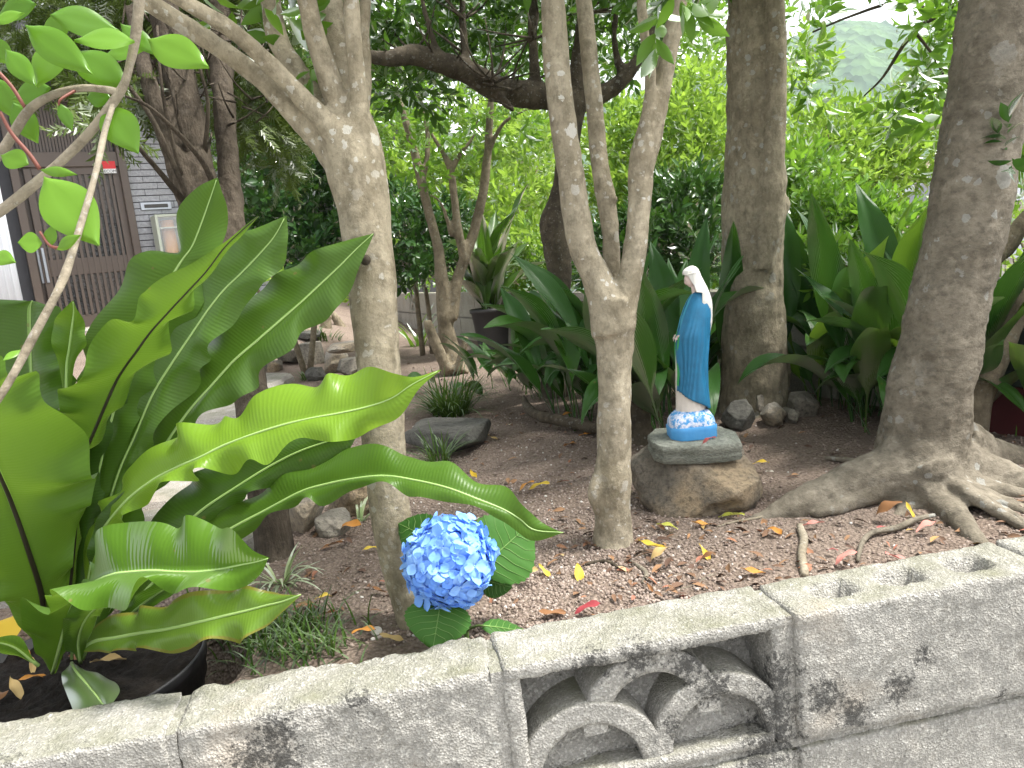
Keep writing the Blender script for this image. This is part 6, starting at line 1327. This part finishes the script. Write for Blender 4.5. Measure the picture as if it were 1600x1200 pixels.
for v in sh.verts: v.co = Vector((v.co.x*.0095, v.co.y*.0085, abs(v.co.z)*.003))
me = bpy.data.meshes.new('shell'); sh.to_mesh(me); sh.free(); tag(obj('shell', me, plain('shell_white', (.75, .73, .68), .4), None, T(589, 993)+np.array([0, 0, .008]), (.5, 0, 0)), 'small round white shell on the soil left of the hydrangea', 'shell')
# fine litter nobody would count: needles, leaf scraps
Rs, Ts, Ss, tn = [], [], [], []
for i in range(2300):
    g = G(RNG.uniform(380, 1640), RNG.uniform(520, 1000), 0.)
    if g[1] > 5 or wall_s(g[0], g[1]) < TH+.01 or hgt(g[0], g[1]) != 0: continue
    if RNG.random() > .5+.8*nz(g[0], g[1], 4, 3): continue
    Rs.append(rot_to((math.cos(i*1.7), math.sin(i*1.7), RNG.normal()*.25), (RNG.normal()*.4, RNG.normal()*.4, 1))); Ts.append((g[0], g[1], .012*nz(g[0], g[1], 0, 2.2)+.006)); Ss.append(RNG.uniform(.012, .038)); tn.append(RNG.random())
m, t = mat('litter'); a = t.n('ShaderNodeAttribute', attribute_name='tint'); c = t.ramp((a, 'Fac'), [(0, (.06, .03, .018)), (.45, (.14, .075, .04)), (.75, (.24, .13, .06)), (.93, (.26, .09, .06)), (.985, (.34, .24, .07)), (1, (.42, .36, .26))]); t.pbr((c, 0), .8); M['litter'] = m
V, Fc, uv, tv = merge(leaf_tpl(1, .36, 3, 2, .35, .5), Rs, Ts, Ss, np.array(tn)); tag(obj('leaf_litter', mesh_np('leaf_litter', V, Fc, uv, tv), M['litter']), 'small dead leaf scraps strewn over the soil', kind='stuff')
# sticks and surface roots
def stick(label, pts, m='twig', name='stick'):
    ps = [(lambda g: g+np.array([0, 0, .004]))(T(x, y)) for x, y, _ in pts]; rs = [Wd(x, y, p[1], w_)/2 for (x, y, w_), p in zip(pts, ps)]; o3 = ps[0].copy()
    tag(obj(name, MB().add(*tube([p-o3 for p in ps], rs, 10, 5, .15, 40)).mesh(name), M[m], None, o3), label, 'stick')
stick('thin pale stick pointing at the wall below the leaning tree', [(1250, 825, 11), (1256, 845, 13), (1253, 870, 13), (1257, 895, 14), (1258, 905, 10)])
stick('curved thin root on the soil before the leaning tree', [(1340, 880, 6), (1348, 850, 8), (1365, 835, 9), (1400, 828, 10), (1430, 815, 9), (1460, 808, 6)], 'barkE', 'root')
stick('thin dark twig on soil below the three-stemmed trunk', [(915, 885, 4), (945, 880, 6), (965, 890, 6), (968, 905, 4)], 'barkC')
stick('long thin twig by the wall, centre right', [(1060, 925, 3), (1085, 918, 4), (1105, 905, 4), (1120, 900, 3)], 'barkE')
stick('dark root loop by the wall right of the trunk', [(985, 880, 5), (1000, 890, 8), (1010, 900, 8), (1004, 915, 5)], 'barkE', 'root')
stick('fine pale twig at the boulder right foot', [(1120, 826, 3), (1150, 818, 4), (1185, 812, 4), (1200, 806, 3)], 'twig')
stick('long low root between the two big trunks', [(1290, 718, 6), (1330, 722, 9), (1370, 726, 12), (1400, 724, 12)], 'barkE', 'root')

# =================================================================== NEAR BRANCH, TOP LEFT
nb = thing('camellia_branch', 'leafy camellia branch hanging close in the top corner', 'branch', P(-40, 300, .5))
mb = MB()
for s in [[(-60, 300, .5, 16), (0, 240, .5, 15), (43, 175, .5, 14), (80, 150, .5, 13), (125, 138, .5, 11), (165, 140, .5, 11), (187, 145, .5, 12)], [(-70, 370, .5, 18), (0, 330, .5, 16), (67, 277, .5, 15), (133, 215, .5, 14), (187, 145, .5, 14), (203, 100, .5, 13), (212, 55, .5, 15), (218, 0, .5, 16), (222, -60, .5, 16)],
          [(178, 160, .5, 8), (165, 200, .49, 9), (153, 255, .48, 10), (140, 305, .47, 10), (122, 365, .46, 11), (103, 425, .45, 13), (85, 465, .44, 12), (50, 530, .43, 13), (18, 590, .42, 12), (-20, 650, .41, 12)]]: mb.add(*px_tube(s, n=12, sub=6, bump=.12, bs=40))
part('stem', mb.mesh('stem'), M['twig'], nb)
mb = MB()
for s in [[(-10, 105, .5, 6), (18, 135, .5, 6), (40, 170, .5, 6)], [(0, 175, .49, 5), (18, 208, .49, 6), (45, 240, .49, 7), (62, 264, .49, 7)], [(62, 362, .46, 4), (80, 385, .46, 5), (110, 388, .46, 6)], [(120, 140, .5, 5), (95, 155, .49, 4), (92, 165, .49, 3)]]: part('twig', MB().add(*px_tube(s, n=8, sub=4)).mesh('twig'), M['redtwig'], nb)

for (bx, by, tx_, ty_, w_, Y0, Y1, tn_, nr) in [(78, 22, 188, 44, 44, .50, .52, .1, (0, -.92, .35)), (38, 38, 133, 106, 46, .48, .47, .4, (0, -.92, .35)), (210, 63, 112, 52, 46, .49, .48, .7, (0, -.85, .5)), (230, 60, 322, 99, 50, .50, .49, .9, (.2, -.92, .35)), (188, 36, 246, 84, 28, .51, .51, .2, (.1, -.92, .35)), (98, 62, 52, 132, 58, .50, .49, .7, (-.2, -.92, .35)), (112, 78, 198, 134, 50, .51, .5, .2, (0, -.92, .35)),
        (8, 76, 52, 130, 30, .49, .48, .5, (0, -.92, .35)), (165, 84, 222, 74, 34, .52, .52, .4, (0, -.92, .35)), (-12, 34, 36, 18, 22, .47, .47, 1., (0, -.92, .35)), (55, 5, -10, 20, 34, .51, .51, .1, (0, -.92, .35)), (78, 136, 12, 152, 34, .52, .52, .0, (0, -.92, .35)), (163, 163, 212, 233, 50, .50, .49, .5, (.2, -.7, .5)), (93, 160, 113, 204, 18, .49, .49, .2, (.4, -.7, .4)), (172, 152, 132, 150, 30, .53, .53, .0, (0, -.92, .35)),
        (68, 275, 152, 380, 70, .47, .46, 1., (.2, -.8, .5)), (66, 380, 27, 378, 30, .46, .455, .7, (0, -.92, .35)), (75, 386, 82, 350, 20, .46, .46, .6, (0, -.8, .5)), (88, 390, 120, 366, 18, .455, .45, .7, (0, -.92, .35)), (44, 256, -4, 238, 32, .48, .48, .5, (0, -.92, .35)), (62, 265, 112, 268, 15, .48, .47, .6, (0, -.92, .35)), (-14, 398, 18, 406, 24, .46, .45, .9, (0, -.92, .35)), (32, 546, 4, 562, 12, .43, .42, .9, (0, -.92, .35)), (20, 160, 56, 222, 34, .53, .53, .1, (0, -.92, .35)), (-10, 120, 30, 190, 34, .54, .54, .1, (0, -.92, .35)), (-20, 60, 20, 100, 30, .52, .52, .3, (0, -.92, .35)), (110, 20, 60, 70, 34, .54, .54, .2, (0, -.92, .35))]:
    o, _ = broad_leaf(nb, 'leaf', (bx, by), (tx_, ty_), Y0, Y1, w_*1.15, M['near_leaf'], nr, random.uniform(-.2, .2), 16, 8, .16, random.uniform(.05, .3), .46, 0, False, tn_, 1.05)

# =================================================================== AIR
hz = bev_box('haze', (-700, -60, -60), (700, 1000, 130), 0); m, t = mat('haze'); pv = t.n('ShaderNodeVolumePrincipled'); pv.inputs['Density'].default_value = .0007; pv.inputs['Color'].default_value = (.8, .91, 1, 1); pv.inputs['Anisotropy'].default_value = .2
o = t.n('ShaderNodeOutputMaterial'); t.t.links.new(pv.outputs[0], o.inputs['Volume']); tag(obj('haze', hz, m), 'pale blue haze in the valley air', kind='stuff')
